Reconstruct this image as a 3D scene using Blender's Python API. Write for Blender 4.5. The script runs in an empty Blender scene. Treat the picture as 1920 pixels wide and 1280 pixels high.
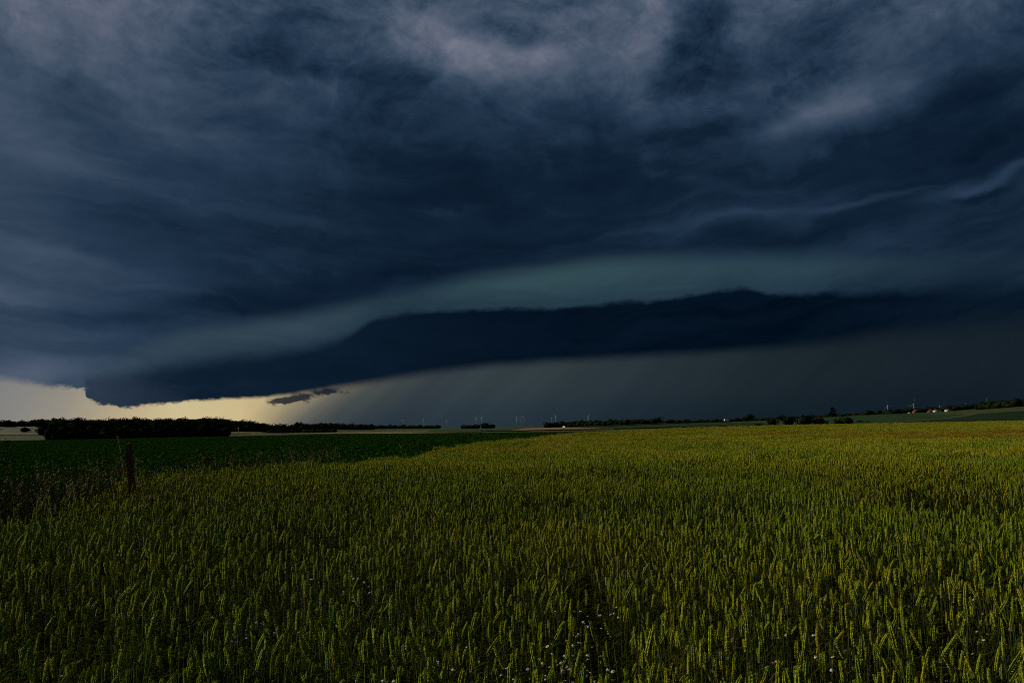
import bpy, math, random
import numpy as np
from mathutils import Matrix, Vector

R = math.radians
scene = bpy.context.scene
C = scene.collection
rng = np.random.default_rng(7)

# ------------------------------------------------------------------ camera
FPX = 1550.0                      # focal length in photograph pixels (1920 wide)
EYE = 1.65
PITCH, ROLL = R(5.9), R(-1.0)
cam_data = bpy.data.cameras.new("camera")
cam_data.sensor_width = 36.0
cam_data.lens = 36.0 * FPX / 1920.0
cam_data.clip_start, cam_data.clip_end = 0.05, 60000
cam = bpy.data.objects.new("camera", cam_data)
C.objects.link(cam)
CAM_M = Matrix.Rotation(R(90) + PITCH, 3, 'X') @ Matrix.Rotation(ROLL, 3, 'Z')
cam.matrix_world = Matrix.Translation((0, 0, EYE)) @ CAM_M.to_4x4()
scene.camera = cam

def pdir(px, py):
    return (CAM_M @ Vector(((px - 960) / FPX, (640 - py) / FPX, -1))).normalized()

def azel(px, py):
    d = pdir(px, py)
    return math.atan2(d.x, d.y), math.asin(d.z)

def paz(px):                      # azimuth of a photograph column at horizon height
    return azel(px, 800 - 0.01746 * (px - 960))[0]

# ------------------------------------------------------------------ colour management
scene.view_settings.view_transform = 'Standard'
scene.view_settings.look = 'None'
scene.view_settings.exposure = 0.0
scene.view_settings.gamma = 1.0
scene.view_settings.use_curve_mapping = False
scene.cycles.max_bounces = 6
scene.cycles.transparent_max_bounces = 8
scene.cycles.use_denoising = False
scene.cycles.filter_width = 1.1

# ------------------------------------------------------------------ sun
SUN_AZ, SUN_EL = R(-68), R(30)
sun_data = bpy.data.lights.new("sun", 'SUN')
sun_data.energy = 3.4
sun_data.angle = R(0.5)
sun_data.color = (1.0, 0.92, 0.72)
sun = bpy.data.objects.new("sun", sun_data)
C.objects.link(sun)
sd = Vector((math.sin(SUN_AZ) * math.cos(SUN_EL), math.cos(SUN_AZ) * math.cos(SUN_EL), math.sin(SUN_EL)))
sun.rotation_euler = sd.to_track_quat('Z', 'Y').to_euler()
sun.location = (-40, 0, 60)

# ------------------------------------------------------------------ node helpers
def lin(c):
    return tuple(((v / 255) / 12.92 if v / 255 <= 0.04045 else ((v / 255 + 0.055) / 1.055) ** 2.4) for v in c)

class S:
    """a node socket with arithmetic"""
    nt = None
    def __init__(self, s): self.s = s
    @staticmethod
    def put(inp, v):
        if isinstance(v, S): S.nt.links.new(v.s, inp)
        else: inp.default_value = v
    @staticmethod
    def math(op, a, b=None, c=None, clamp=False):
        n = S.nt.nodes.new('ShaderNodeMath'); n.operation = op; n.use_clamp = clamp
        S.put(n.inputs[0], a)
        if b is not None: S.put(n.inputs[1], b)
        if c is not None: S.put(n.inputs[2], c)
        return S(n.outputs[0])
    def __add__(s, o): return S.math('ADD', s, o)
    __radd__ = __add__
    def __mul__(s, o): return S.math('MULTIPLY', s, o)
    __rmul__ = __mul__
    def __sub__(s, o): return S.math('SUBTRACT', s, o)
    def __rsub__(s, o): return S.math('SUBTRACT', o, s)
    def __truediv__(s, o): return S.math('DIVIDE', s, o)
    def clamp(s): return S.math('ADD', s, 0.0, clamp=True)

def vec(x, y, z=0.0):
    n = S.nt.nodes.new('ShaderNodeCombineXYZ')
    for i, v in enumerate((x, y, z)): S.put(n.inputs[i], v)
    return S(n.outputs[0])
def sep(v):
    n = S.nt.nodes.new('ShaderNodeSeparateXYZ'); S.put(n.inputs[0], v)
    return [S(o) for o in n.outputs]
def smooth(x, lo, hi, a=0.0, b=1.0):
    n = S.nt.nodes.new('ShaderNodeMapRange'); n.interpolation_type = 'SMOOTHSTEP'
    for i, v in enumerate((x, lo, hi, a, b)): S.put(n.inputs[i], v)
    return S(n.outputs[0])
def noise(v, scale=1.0, detail=4.0, rough=0.5, dist=0.0):
    n = S.nt.nodes.new('ShaderNodeTexNoise'); n.noise_dimensions = '3D'
    S.put(n.inputs['Vector'], v)
    n.inputs['Scale'].default_value = scale; n.inputs['Detail'].default_value = detail
    n.inputs['Roughness'].default_value = rough; n.inputs['Distortion'].default_value = dist
    return S(n.outputs[0])
def fcurve(x, pts, x0, x1, y0, y1, handle='AUTO_CLAMPED'):
    """y(x) through pts, held constant outside"""
    n = S.nt.nodes.new('ShaderNodeFloatCurve')
    t = S.math('MULTIPLY', x - x0, 1.0 / (x1 - x0), clamp=True)
    S.put(n.inputs['Value'], t)
    cv = n.mapping.curves[0]
    P = sorted(((p - x0) / (x1 - x0), (q - y0) / (y1 - y0)) for p, q in pts)
    if P[0][0] > 0.001: P = [(0.0, P[0][1])] + P
    if P[-1][0] < 0.999: P = P + [(1.0, P[-1][1])]
    while len(cv.points) < len(P): cv.points.new(0.5, 0.5)
    for q, (a, b) in zip(cv.points, P):
        q.location = (a, b); q.handle_type = handle
    n.mapping.update()
    return S(n.outputs[0]) * (y1 - y0) + y0
def ramp(x, stops, interp='LINEAR'):
    n = S.nt.nodes.new('ShaderNodeValToRGB'); S.put(n.inputs[0], x)
    r = n.color_ramp; r.interpolation = interp
    while len(r.elements) < len(stops): r.elements.new(0.5)
    for e, (p, c) in zip(r.elements, stops):
        e.position = p; e.color = (*c, 1)
    return S(n.outputs[0])
def mixc(t, a, b, mode='MIX'):
    n = S.nt.nodes.new('ShaderNodeMix'); n.data_type = 'RGBA'; n.blend_type = mode
    S.put(n.inputs[0], t)
    S.put(n.inputs[6], a if isinstance(a, S) else (*a, 1)); S.put(n.inputs[7], b if isinstance(b, S) else (*b, 1))
    return S(n.outputs[2])
def scalec(c, f):
    n = S.nt.nodes.new('ShaderNodeVectorMath'); n.operation = 'SCALE'
    S.put(n.inputs[0], c); S.put(n.inputs['Scale'], f)
    return S(n.outputs[0])
def blob(p, px, py, rx, ry, rot=0.0):
    """soft elliptic patch round one direction of the sky"""
    a, e = azel(px, py)
    sa = abs(azel(px + 5, py)[0] - azel(px - 5, py)[0]) / 10
    se = abs(azel(px, py + 5)[1] - azel(px, py - 5)[1]) / 10
    n = S.nt.nodes.new('ShaderNodeMapping'); n.vector_type = 'TEXTURE'
    S.put(n.inputs[0], p)
    n.inputs[1].default_value = (a, e, 0); n.inputs[2].default_value = (0, 0, R(rot)); n.inputs[3].default_value = (rx * sa, ry * se, 1)
    d = S.nt.nodes.new('ShaderNodeVectorMath'); d.operation = 'DOT_PRODUCT'
    S.nt.links.new(n.outputs[0], d.inputs[0]); S.nt.links.new(n.outputs[0], d.inputs[1])
    return S.math('POWER', 2.71828, S(d.outputs['Value']) * -1.0)

# ------------------------------------------------------------------ sky
def build_world():
    w = bpy.data.worlds.new("World"); scene.world = w; w.use_nodes = True
    nt = w.node_tree; nt.nodes.clear(); S.nt = nt
    out = nt.nodes.new('ShaderNodeOutputWorld'); bg = nt.nodes.new('ShaderNodeBackground')
    nt.links.new(bg.outputs[0], out.inputs[0])
    bg.inputs['Strength'].default_value = 0.05
    tc = nt.nodes.new('ShaderNodeTexCoord')
    D = S(tc.outputs['Generated'])
    dx, dy, dz = sep(D)
    a = S.math('ARCTAN2', dx, dy)
    e = S.math('ARCSINE', dz)
    az = lambda px, py=700: azel(px, py)[0]
    A0, A1 = -0.80, 0.80
    def edge(pts, handle='AUTO_CLAMPED'):
        return fcurve(a, [azel(*p) for p in pts], A0, A1, -0.02, 0.6, handle)
    def along(pts, y0=0.0, y1=1.0, py=600):
        return fcurve(a, [(az(p, py), v) for p, v in pts], A0, A1, y0, y1)
    ac = S.math('MINIMUM', S.math('MAXIMUM', a, -0.8), 0.8)
    # bowl-shaped lines along which the cloud streaks run
    bow = ac + 0.08
    wv = e - 0.20 * bow * bow
    # slow warping of the cloud patches
    w1 = noise(vec(dx, dy, dz * 2.0), 7.0, 4.0, 0.55) - 0.5
    w2 = noise(vec(dy + 4.0, dx, dz * 2.0 + 3.0), 7.0, 4.0, 0.55) - 0.5
    p = vec(a + w1 * 0.13, e + w2 * 0.07, 0.0)
    streak = noise(vec(dx * 2.4 + w1 * 0.3, dy * 2.4, wv * 17.0), 1.0, 6.0, 0.55, 0.15)
    streak2 = noise(vec(dx * 3.6 + w2 * 0.6, dy * 3.6 + 7.0, wv * 44.0 + w2 * 4.0), 1.0, 6.0, 0.58, 0.2)
    billow = noise(vec(dx + w2 * 0.08, dy, dz * 1.35), 7.0, 9.0, 0.64, 0.5)
    billow = billow * 0.6 + smooth(billow, 0.28, 0.72) * 0.4
    ridge = 1.0 - S.math('ABSOLUTE', noise(vec(dx * 1.0 + w1 * 0.10, dy + 2.0, dz * 2.0 + w2 * 0.06), 11.0, 6.0, 0.58, 0.3) * 2.0 - 1.0) * 2.6
    ripple = smooth(streak2, 0.36, 0.64) - 0.5
    fine = noise(vec(dx + w1 * 0.05, dy, dz * 1.5), 20.0, 7.0, 0.62, 0.9)
    base = fcurve(e, [(azel(960, y)[1], v) for y, v in
                      ((0, .60), (90, .55), (190, .46), (280, .34), (380, .30), (480, .28), (600, .30), (800, .33))] + [(0.72, .46), (0.95, .38), (1.25, .36)],
                  -0.05, 1.3, 0.0, 1.0)
    side = along(((0, .25), (150, .18), (350, .08), (600, 0.0), (900, -.04), (1300, -.04), (1600, -.03), (1920, -.03)), -0.2, 0.3)
    side = side * smooth(S.math('ABSOLUTE', a), 0.9, 1.6, 1.0, 0.0)
    lo = smooth(e, R(12), R(31))
    b = base + side
    b = b + (streak - 0.5) * smooth(e, R(4), R(34), 0.34, 0.22) + ripple * smooth(e, R(4), R(30), 0.075, 0.045) + (ridge - 0.45) * (lo * 0.075 + 0.010)
    b = b + (billow - 0.5) * (lo * 0.66 + 0.09) + (fine - 0.5) * (lo * 0.30 + smooth(e, R(18), R(32)) * 0.26 + 0.07)
    for px, py, rx, ry, rot, amp in (
        (845, 80, 100, 55, -10, .36), (1010, 98, 140, 46, 0, .30), (1215, 80, 55, 90, 0, .33), (1075, 25, 140, 25, 0, .12),
        (925, 52, 90, 26, -8, -.24), (1295, 90, 45, 110, 0, -.20), (1560, 200, 140, 48, 12, .48), (1380, 190, 160, 40, 8, .14),
        (1470, 140, 120, 40, 25, -.10), (1690, 40, 150, 60, 0, .15), (1820, 190, 130, 120, 30, -.17), (1760, 300, 240, 60, 10, -.08),
        (40, 40, 110, 70, 0, .13), (260, 60, 120, 50, 20, .07), (640, 130, 190, 48, -4, -.20), (420, 160, 90, 60, 0, -.04),
        (100, 175, 60, 50, 0, -.07), (960, 320, 330, 70, 5, -.10), (620, 300, 220, 40, -6, .04), (330, 215, 150, 35, -20, .08),
        (60, 280, 150, 60, -20, .13), (120, 478, 190, 16, -9, .13), (30, 545, 90, 20, -5, .13), (150, 615, 120, 18, -4, .08),
        (250, 415, 200, 30, -10, -.09), (430, 568, 300, 30, 9, -.15), (820, 395, 90, 12, -6, .08), (560, 415, 90, 14, -14, .05),
        (1250, 432, 170, 10, 7, .09), (1420, 412, 130, 10, 7, .11), (1600, 385, 130, 11, 7, .13), (1830, 345, 70, 16, 14, .20),
        (1905, 305, 45, 18, 0, .14), (1845, 354, 40, 7, 6, -.18), (1500, 445, 260, 18, 3, -.09), (1200, 290, 120, 22, -5, .06),
        (1290, 345, 70, 12, -12, .06), (1150, 170, 150, 40, -15, .10), (600, 175, 40, 12, -30, .10), (1800, 470, 200, 30, 0, .03),
        (820, 500, 260, 26, 9, -.06), (60, 695, 120, 26, -2, .24)):
        b = b + blob(p, px, py, rx, ry, rot) * amp
    torn = noise(vec(dx + w2 * 0.04, dy, dz * 1.3 + w1 * 0.03), 34.0, 8.0, 0.66, 0.6)
    high = smooth(e, R(17), R(27))
    patch = blob(p, 925, 52, 110, 34, -6) + blob(p, 1480, 130, 190, 60, 15) * 0.7 + blob(p, 1270, 90, 80, 90) * 0.5 + blob(p, 330, 70, 260, 70) * 0.5 + blob(p, 1020, 190, 300, 50) * 0.4
    b = b - smooth(torn, 0.48, 0.60) * patch * 0.17 + (torn - 0.5) * high * (b + 0.15) * 0.75
    # green-blue light under the upper deck
    T = edge(((155, 705), (250, 692), (400, 668), (550, 650), (650, 627), (700, 599), (780, 583), (900, 578), (1050, 574), (1150, 566),
              (1300, 553), (1370, 540), (1450, 551), (1600, 545), (1700, 540), (1920, 522)))
    U = edge(((150, 692), (300, 640), (500, 602), (700, 566), (850, 534), (1000, 508), (1200, 482), (1500, 476), (1920, 480)))
    en = (noise(vec(dx, dy, dz * 2.2), 30.0, 7.0, 0.62) - 0.5)
    en2 = (noise(vec(dx, dy, dz * 1.6), 110.0, 4.0, 0.6) - 0.5)
    sm = smooth(en, -0.1, 0.2) 
    ebig = en * 0.020 + en2 * 0.004
    up = smooth(e + (streak - 0.5) * 0.030 + (streak2 - 0.5) * 0.016, U - 0.016, U + 0.014, 1.0, 0.0)
    teal = up * along(((100, .15), (180, .65), (300, .82), (450, .80), (700, .76), (900, .98), (1050, 1.0), (1250, .84), (1500, .62), (1700, .42), (1920, .28)))
    teal = teal * smooth(e + (streak2 - 0.5) * 0.02, T - 0.002, T + 0.034, 0.40, 1.0) * (0.72 + streak2 * 0.5)
    deck = ramp(b * 0.7, ((0.0, lin((3, 15, 29))), (0.154, lin((17, 34, 53))), (0.294, lin((36, 55, 76))), (0.434, lin((58, 74, 95))), (0.574, lin((79, 91, 110))), (0.72, lin((100, 107, 124))), (1.0, lin((132, 135, 150)))))
    tealc = mixc(along(((0, 0.0), (500, .25), (1000, 1.0), (1920, 1.0))), lin((60, 77, 87)), lin((51, 76, 84)))
    deck = mixc(teal * 0.95, deck, tealc)
    # the dark shelf
    soft = along(((150, .009), (250, .013), (450, .016), (620, .013), (700, .006), (1000, .006), (1400, .005), (1700, .014), (1920, .020)), 0.0, 0.03)
    tn = e + en * along(((150, .012), (600, .010), (700, .012), (1300, .016), (1920, .014)), 0, .03) + en2 * 0.003
    shelf = smooth(tn, T - soft, T + soft * 0.6, 1.0, 0.0)
    shelf = shelf * smooth(a + en * 0.020 + en2 * 0.012, az(150, 720), az(166, 720))
    core = along(((150, .37), (230, .32), (320, .24), (420, .20), (550, .17), (680, .13), (780, .08), (900, .04), (1100, .015), (1500, .02), (1700, .06), (1920, .10)))
    core = core + ripple * 0.05 + (streak - 0.5) * 0.14 + (ridge - 0.45) * 0.02 + (fine - 0.5) * along(((150, .10), (500, .06), (800, .02), (1920, .02)))
    corec = ramp(core, ((0.0, lin((2, 13, 27))), (0.22, lin((15, 31, 48))), (0.42, lin((44, 57, 74)))))
    cloud = mixc(shelf, deck, corec)
    # cloud base: everything below is clear air or rain
    BD = edge(((0, 708), (60, 719), (100, 726), (150, 729), (300, 731)))
    BS = edge(((150, 742), (166, 750), (182, 757), (206, 758), (224, 764), (244, 763), (300, 757), (420, 748), (550, 739), (700, 716), (850, 693),
               (1000, 680), (1200, 668), (1400, 656), (1550, 643), (1650, 627), (1800, 611), (1920, 600)))
    nose = smooth(a + en * 0.016 + en2 * 0.012, az(153, 735), az(162, 735))
    B = BD + (BS - BD) * nose
    bs = along(((0, .0060), (120, .0045), (155, .0018), (300, .0020), (480, .0026), (600, .006), (800, .008), (1400, .009), (1600, .014), (1920, .022)), 0, .03)
    be = e + en * along(((0, .007), (140, .010), (300, .010), (450, .005), (700, .003), (1920, .004)), 0, .03) + en2 * along(((0, .003), (140, .010), (300, .009), (420, .004), (700, .0005), (1920, 0.0)), 0, .03)
    over = smooth(be, B - bs, B + bs)
    # ragged scraps under the base
    ps = vec(a + en * 0.012, e + en2 * 0.006, 0.0)
    scud = blob(ps, 566, 745, 40, 9, 12) + blob(ps, 616, 735, 32, 7, 3) + blob(ps, 532, 751, 22, 5, 0)
    scraps = smooth(scud + en * 2.2 + en2 * 1.8, 0.18, 1.05) * smooth(scud, 0.06, 0.28)
    # the air below
    GL = lambda x: (az(x, 760) - A0) / (A1 - A0)
    slant = a - (e - 0.022) * along(((420, 0.0), (520, 1.0), (800, 1.2), (1920, 0.6)), 0.0, 1.5)
    air = ramp(S.math('MULTIPLY', slant - A0, 1 / (A1 - A0), clamp=True), tuple((GL(x), lin(c)) for x, c in (
        (-200, (112, 118, 124)), (0, (130, 130, 127)), (120, (150, 144, 131)), (230, (184, 168, 134)), (330, (205, 189, 146)), (450, (203, 184, 138)),
        (520, (168, 151, 116)), (580, (114, 109, 96)), (640, (72, 77, 75)), (740, (51, 61, 66)), (940, (49, 60, 65)), (1150, (38, 49, 56)),
        (1400, (28, 39, 45)), (1700, (22, 33, 41)), (2000, (22, 33, 41)))))
    rain = noise(vec((a - e * 1.1) * 22.0, e * 3.0, 0.0), 1.0, 6.0, 0.6)
    rv = along(((400, 0.0), (520, .5), (600, 1.0), (1920, 1.0)))
    air = scalec(air, 1.0 + (rain - 0.5) * along(((380, .08), (500, .55), (600, .7), (760, .6), (1300, .5), (1920, .42))))
    rainlow = mixc(1.0, air, lin((204, 222, 242)), 'MULTIPLY')
    air = mixc(smooth(e, R(0.0), R(3.2), 0.85, 0.0) * rv, air, rainlow)
    air = mixc(smooth(e, R(0.5), R(4.5), 0.0, 0.45) * along(((0, 1.0), (200, .6), (320, .2), (500, .2), (600, 0.0))), air, lin((116, 118, 122)))
    scrapc = lin((20, 31, 44))
    air = mixc(scraps * 0.93, air, scrapc)
    col = mixc(over, air, cloud)
    # beyond the left edge the storm ends and the sun stands in open sky
    sky = nt.nodes.new('ShaderNodeTexSky'); sky.sky_type = 'NISHITA'; sky.sun_disc = False
    sky.sun_elevation = SUN_EL; sky.sun_rotation = SUN_AZ % (2 * math.pi)
    clear = smooth(a + (billow - 0.5) * 0.4, -0.74, -1.0) * smooth(a + (streak - .5) * 0.5, -2.5, -2.1)
    clear = clear * smooth(e + (billow - 0.5) * 0.4, R(52), R(66), 1.0, 0.0)
    col = mixc(clear, scalec(col, 1.0 / 0.05), S(sky.outputs[0]))
    nt.links.new(col.s, bg.inputs['Color'])
build_world()
scene.world.cycles.sampling_method = 'MANUAL'
scene.world.cycles.sample_map_resolution = 128
scene.cycles.use_adaptive_sampling = True
scene.cycles.adaptive_threshold = 0.02
scene.cycles.adaptive_min_samples = 8

# ------------------------------------------------------------------ terrain
def ss(x, a, b):
    t = np.clip((x - a) / (b - a), 0, 1)
    return t * t * (3 - 2 * t)

def vnoise(x, y, scale, seed=0):
    x = np.asarray(x, float) / scale; y = np.asarray(y, float) / scale
    xi, yi = np.floor(x), np.floor(y)
    fx, fy = x - xi, y - yi
    fx, fy = fx * fx * (3 - 2 * fx), fy * fy * (3 - 2 * fy)
    def h(i, j):
        v = np.sin(i * 127.1 + j * 311.7 + seed * 74.7) * 43758.5453
        return v - np.floor(v)
    a, b, c, d = h(xi, yi), h(xi + 1, yi), h(xi, yi + 1), h(xi + 1, yi + 1)
    return (a * (1 - fx) + b * fx) * (1 - fy) + (c * (1 - fx) + d * fx) * fy

def terrain(x, y):
    x = np.asarray(x, float); y = np.asarray(y, float)
    r = np.hypot(x, y); a = np.arctan2(x, y)
    z = -0.9 * ss(r, 230, 420) * (1 - ss(r, 900, 2000)) * (1 - ss(a, 0.05, 0.25))
    z = z - 1.2 * ss(r, 250, 420) * (1 - ss(r, 600, 900)) * (1 - ss(a, -0.40, -0.28))
    # gentle rise in the middle and to the right
    z = z + 2.6 * ss(r, 300, 900) * ss(a, 0.02, 0.22)
    z = z + 11.0 * ss(r, 320, 1500) * ss(a, 0.22, 0.52)
    z = z + 17.0 * ss(r, 1500, 2300) * ss(a, 0.33, 0.62)
    z = z + 5.5 * ss(r, 330, 800) * ss(a, 0.47, 0.58) * (1 - 0.4 * ss(r, 900, 1400))
    # wooded ridge on the left
    z = z + 14.0 * ss(r, 750, 1300) * (1 - ss(a, -0.355, -0.262))
    z = z + 5.0 * ss(r, 1500, 2200) * np.exp(-((a + 0.235) / 0.035) ** 2)
    z = z + 3.5 * ss(r, 2000, 3000) * np.exp(-((a + 0.17) / 0.06) ** 2)
    z = z + 0.10 * (vnoise(x, y, 14, 3) - 0.5) * (1 - ss(r, 60, 200)) * ss(r, 3, 12)
    z = z + 1.0 * (vnoise(x, y, 260, 5) - 0.5) * ss(r, 700, 1200)
    return z

def tz(x, y): return float(terrain(x, y))

def ground_hit(px, py, rmax=6000):
    d = pdir(px, py)
    h = math.hypot(d.x, d.y)
    rs = np.geomspace(3, rmax, 4000)
    xs, ys, zs = d.x / h * rs, d.y / h * rs, EYE + d.z / h * rs
    below = np.nonzero(zs < terrain(xs, ys))[0]
    i = below[0] if len(below) else len(rs) - 1
    return xs[i], ys[i], terrain(xs[i], ys[i])

def seen_dist(px, py):             # distance of the ground seen at a photograph point
    g = ground_hit(px, py)
    return math.hypot(g[0], g[1])

def on_ground(px, dist):
    a = paz(px)
    x, y = math.sin(a) * dist, math.cos(a) * dist
    return x, y, tz(x, y)

# ------------------------------------------------------------------ mesh helpers
def mesh_np(name, v, f, mats=(), mi=None, smooth_shade=False):
    """v (n,3); f (m,3) or (m,4) or a list of such arrays"""
    me = bpy.data.meshes.new(name)
    fs = [np.asarray(q, np.int32) for q in (f if isinstance(f, list) else [f]) if len(q)]
    v = np.asarray(v, np.float32)
    me.vertices.add(len(v)); me.vertices.foreach_set('co', v.ravel())
    nl = sum(q.size for q in fs); npoly = sum(len(q) for q in fs)
    me.loops.add(nl); me.loops.foreach_set('vertex_index', np.concatenate([q.ravel() for q in fs]))
    me.polygons.add(npoly)
    tot = np.concatenate([np.full(len(q), q.shape[1], np.int32) for q in fs])
    start = np.concatenate([[0], np.cumsum(tot)[:-1]]).astype(np.int32)
    me.polygons.foreach_set('loop_start', start)
    for m in mats: me.materials.append(m)
    if mi is not None: me.polygons.foreach_set('material_index', np.asarray(mi, np.int32))
    if smooth_shade: me.polygons.foreach_set('use_smooth', np.ones(npoly, bool))
    me.update(calc_edges=True)
    return me

class Geo:
    """collects triangles"""
    def __init__(s): s.v, s.f, s.m, s.n = [], [], [], 0
    def add(s, v, f, m=0):
        v = np.asarray(v, float); f = np.asarray(f, int)
        if f.shape[1] == 4: f = np.concatenate([f[:, [0, 1, 2]], f[:, [0, 2, 3]]])
        s.v.append(v); s.f.append(f + s.n); s.m.append(np.full(len(f), m)); s.n += len(v)
        return s
    def box(s, x0, x1, y0, y1, z0, z1, m=0):
        v = [(x, y, z) for x in (x0, x1) for y in (y0, y1) for z in (z0, z1)]
        f = [(0, 1, 3, 2), (4, 6, 7, 5), (0, 4, 5, 1), (2, 3, 7, 6), (0, 2, 6, 4), (1, 5, 7, 3)]
        return s.add(v, f, m)
    def tube(s, pts, rad, n=4, m=0, cap=True):
        pts = [Vector(p) for p in pts]
        if not hasattr(rad, '__len__'): rad = [rad] * len(pts)
        vs, fs = [], []
        for i, p in enumerate(pts):
            d = (pts[min(i + 1, len(pts) - 1)] - pts[max(i - 1, 0)]).normalized()
            u = d.orthogonal().normalized() if abs(d.z) < 0.99 else Vector((1, 0, 0))
            u = (u - d * u.dot(d)).normalized(); w = d.cross(u)
            for k in range(n):
                t = 2 * math.pi * k / n
                vs.append(p + (u * math.cos(t) + w * math.sin(t)) * rad[i])
        for i in range(len(pts) - 1):
            for k in range(n):
                k2 = (k + 1) % n
                fs.append((i * n + k, i * n + k2, (i + 1) * n + k2, (i + 1) * n + k))
        if cap:
            b = len(vs); vs.append(pts[0]); vs.append(pts[-1]); L = (len(pts) - 1) * n
            for k in range(n):
                k2 = (k + 1) % n
                fs.append((b, k2, k, k)); fs.append((b + 1, L + k, L + k2, L + k2))
            q = [f for f in fs if f[2] != f[3]]; t3 = [f[:3] for f in fs if f[2] == f[3]]
            s.add([tuple(v) for v in vs], q, m)
            s.n -= len(vs); s.f.append(np.asarray(t3) + s.n); s.m.append(np.full(len(t3), m)); s.n += len(vs)
            return s
        return s.add([tuple(v) for v in vs], fs, m)
    def mesh(s, name, mats, smooth_shade=False):
        return mesh_np(name, np.concatenate(s.v), np.concatenate(s.f), mats, np.concatenate(s.m), smooth_shade)
    def join(s, o, M=None, moff=0):
        v = np.concatenate(o.v)
        if M is not None: v = v @ np.array(M.to_3x3()).T + np.array(M.translation)
        s.v.append(v); s.f.append(np.concatenate(o.f) + s.n); s.m.append(np.concatenate(o.m) + moff); s.n += len(v)
        return s

def obj(name, me, parent=None, loc=None):
    o = bpy.data.objects.new(name, me); C.objects.link(o)
    if parent: o.parent = parent
    if loc is not None: o.location = loc
    return o
def thing(name, label, cat, loc=(0, 0, 0), rz=0.0, group=None):
    o = bpy.data.objects.new(name, None); C.objects.link(o); o.empty_display_size = 0.2
    o.location = loc; o.rotation_euler = (0, 0, rz)
    return tag(o, label, cat, group)
def tag(o, label, cat, group=None, kind=None):
    o['label'] = label; o['category'] = cat
    if group: o['group'] = group
    if kind: o['kind'] = kind
    return o
def struct(name, me):
    o = obj(name, me); o['kind'] = 'structure'
    return o

# ------------------------------------------------------------------ materials
def material(name, build, rough=0.8, spec=0.15, trans=None):
    m = bpy.data.materials.new(name); m.use_nodes = True
    nt = m.node_tree; S.nt = nt
    b = nt.nodes['Principled BSDF']
    b.inputs['Roughness'].default_value = rough
    b.inputs['Specular IOR Level'].default_value = spec
    c = build() if callable(build) else build
    S.put(b.inputs['Base Color'], c if isinstance(c, S) else (*c, 1))
    if trans:                                 # thin leaves let some light through
        tb = nt.nodes.new('ShaderNodeBsdfTranslucent'); mx = nt.nodes.new('ShaderNodeMixShader')
        if isinstance(c, S): nt.links.new(c.s, tb.inputs[0])
        else: tb.inputs[0].default_value = (*c, 1)
        mx.inputs[0].default_value = trans
        out = nt.nodes['Material Output']
        nt.links.new(b.outputs[0], mx.inputs[1]); nt.links.new(tb.outputs[0], mx.inputs[2]); nt.links.new(mx.outputs[0], out.inputs[0])
    return m
def node_out(kind, sock):
    return S(S.nt.nodes.new(kind).outputs[sock])
def wpos(): return node_out('ShaderNodeNewGeometry', 'Position')
def orand(): return node_out('ShaderNodeObjectInfo', 'Random')
def oloc(): return node_out('ShaderNodeObjectInfo', 'Location')
def irand(): return node_out('ShaderNodeNewGeometry', 'Random Per Island')
def opos(): return node_out('ShaderNodeTexCoord', 'Object')

def wheat_colour(green, ripe, brown, spread=0.35):
    """per stalk and in drifts over the field: green, riper and browned wheat"""
    def f():
        loc = wpos()
        x, y, z = sep(loc)
        flat = vec(x, y, 0.0)
        drift = noise(flat, 0.22, 3.0, 0.5)
        r = (orand() * 0.5 + irand() * 0.5)
        t = (drift - 0.5) * 1.7 + r * 0.9 - 0.16 + smooth(y, 8.0, 50.0) * 0.26
        c = mixc(t.clamp(), green, ripe)
        # a browned strip of couch grass and ripe ears towards the far right
        band = smooth(S.math('ABSOLUTE', y - 50.0 + x * 0.10 + (noise(flat, 0.08, 3.0, 0.5) - 0.5) * 26.0), 5.0, 16.0, 1.0, 0.0)
        band = band * smooth(x, 9.0, 24.0) * smooth(noise(flat, 0.35, 4.0, 0.65), 0.34, 0.58)
        c = mixc(band * smooth(r, 0.1, 0.5, 0.45, 0.95), c, brown)
        return scalec(c, 1.0 - spread + spread * 2.0 * irand())
    return f
M_EAR = material('wheat_ear', wheat_colour((0.135, 0.205, 0.014), (0.34, 0.275, 0.018), (0.19, 0.080, 0.012)), 0.7, 0.03)
M_STEM = material('wheat_stem', wheat_colour((0.035, 0.065, 0.010), (0.095, 0.075, 0.014), (0.09, 0.04, 0.012)), 0.8, 0.05)
M_BLADE = material('wheat_leaf', wheat_colour((0.022, 0.042, 0.005), (0.070, 0.048, 0.008), (0.08, 0.034, 0.008), 0.5), 0.8, 0.0, trans=0.12)

def soil_colour():
    n = noise(wpos(), 1.3, 6.0, 0.6); n2 = noise(wpos(), 0.004, 4.0, 0.5)
    x, y, z = sep(wpos())
    far = smooth(S.math('SQRT', x * x + y * y), 240.0, 330.0)
    soil = mixc(n, (0.014, 0.010, 0.006), (0.034, 0.024, 0.014))
    grass = mixc(n2, (0.022, 0.040, 0.014), (0.050, 0.058, 0.022))
    return mixc(far, soil, grass)
M_SOIL = material('soil', soil_colour, 0.95, 0.05)

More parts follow.
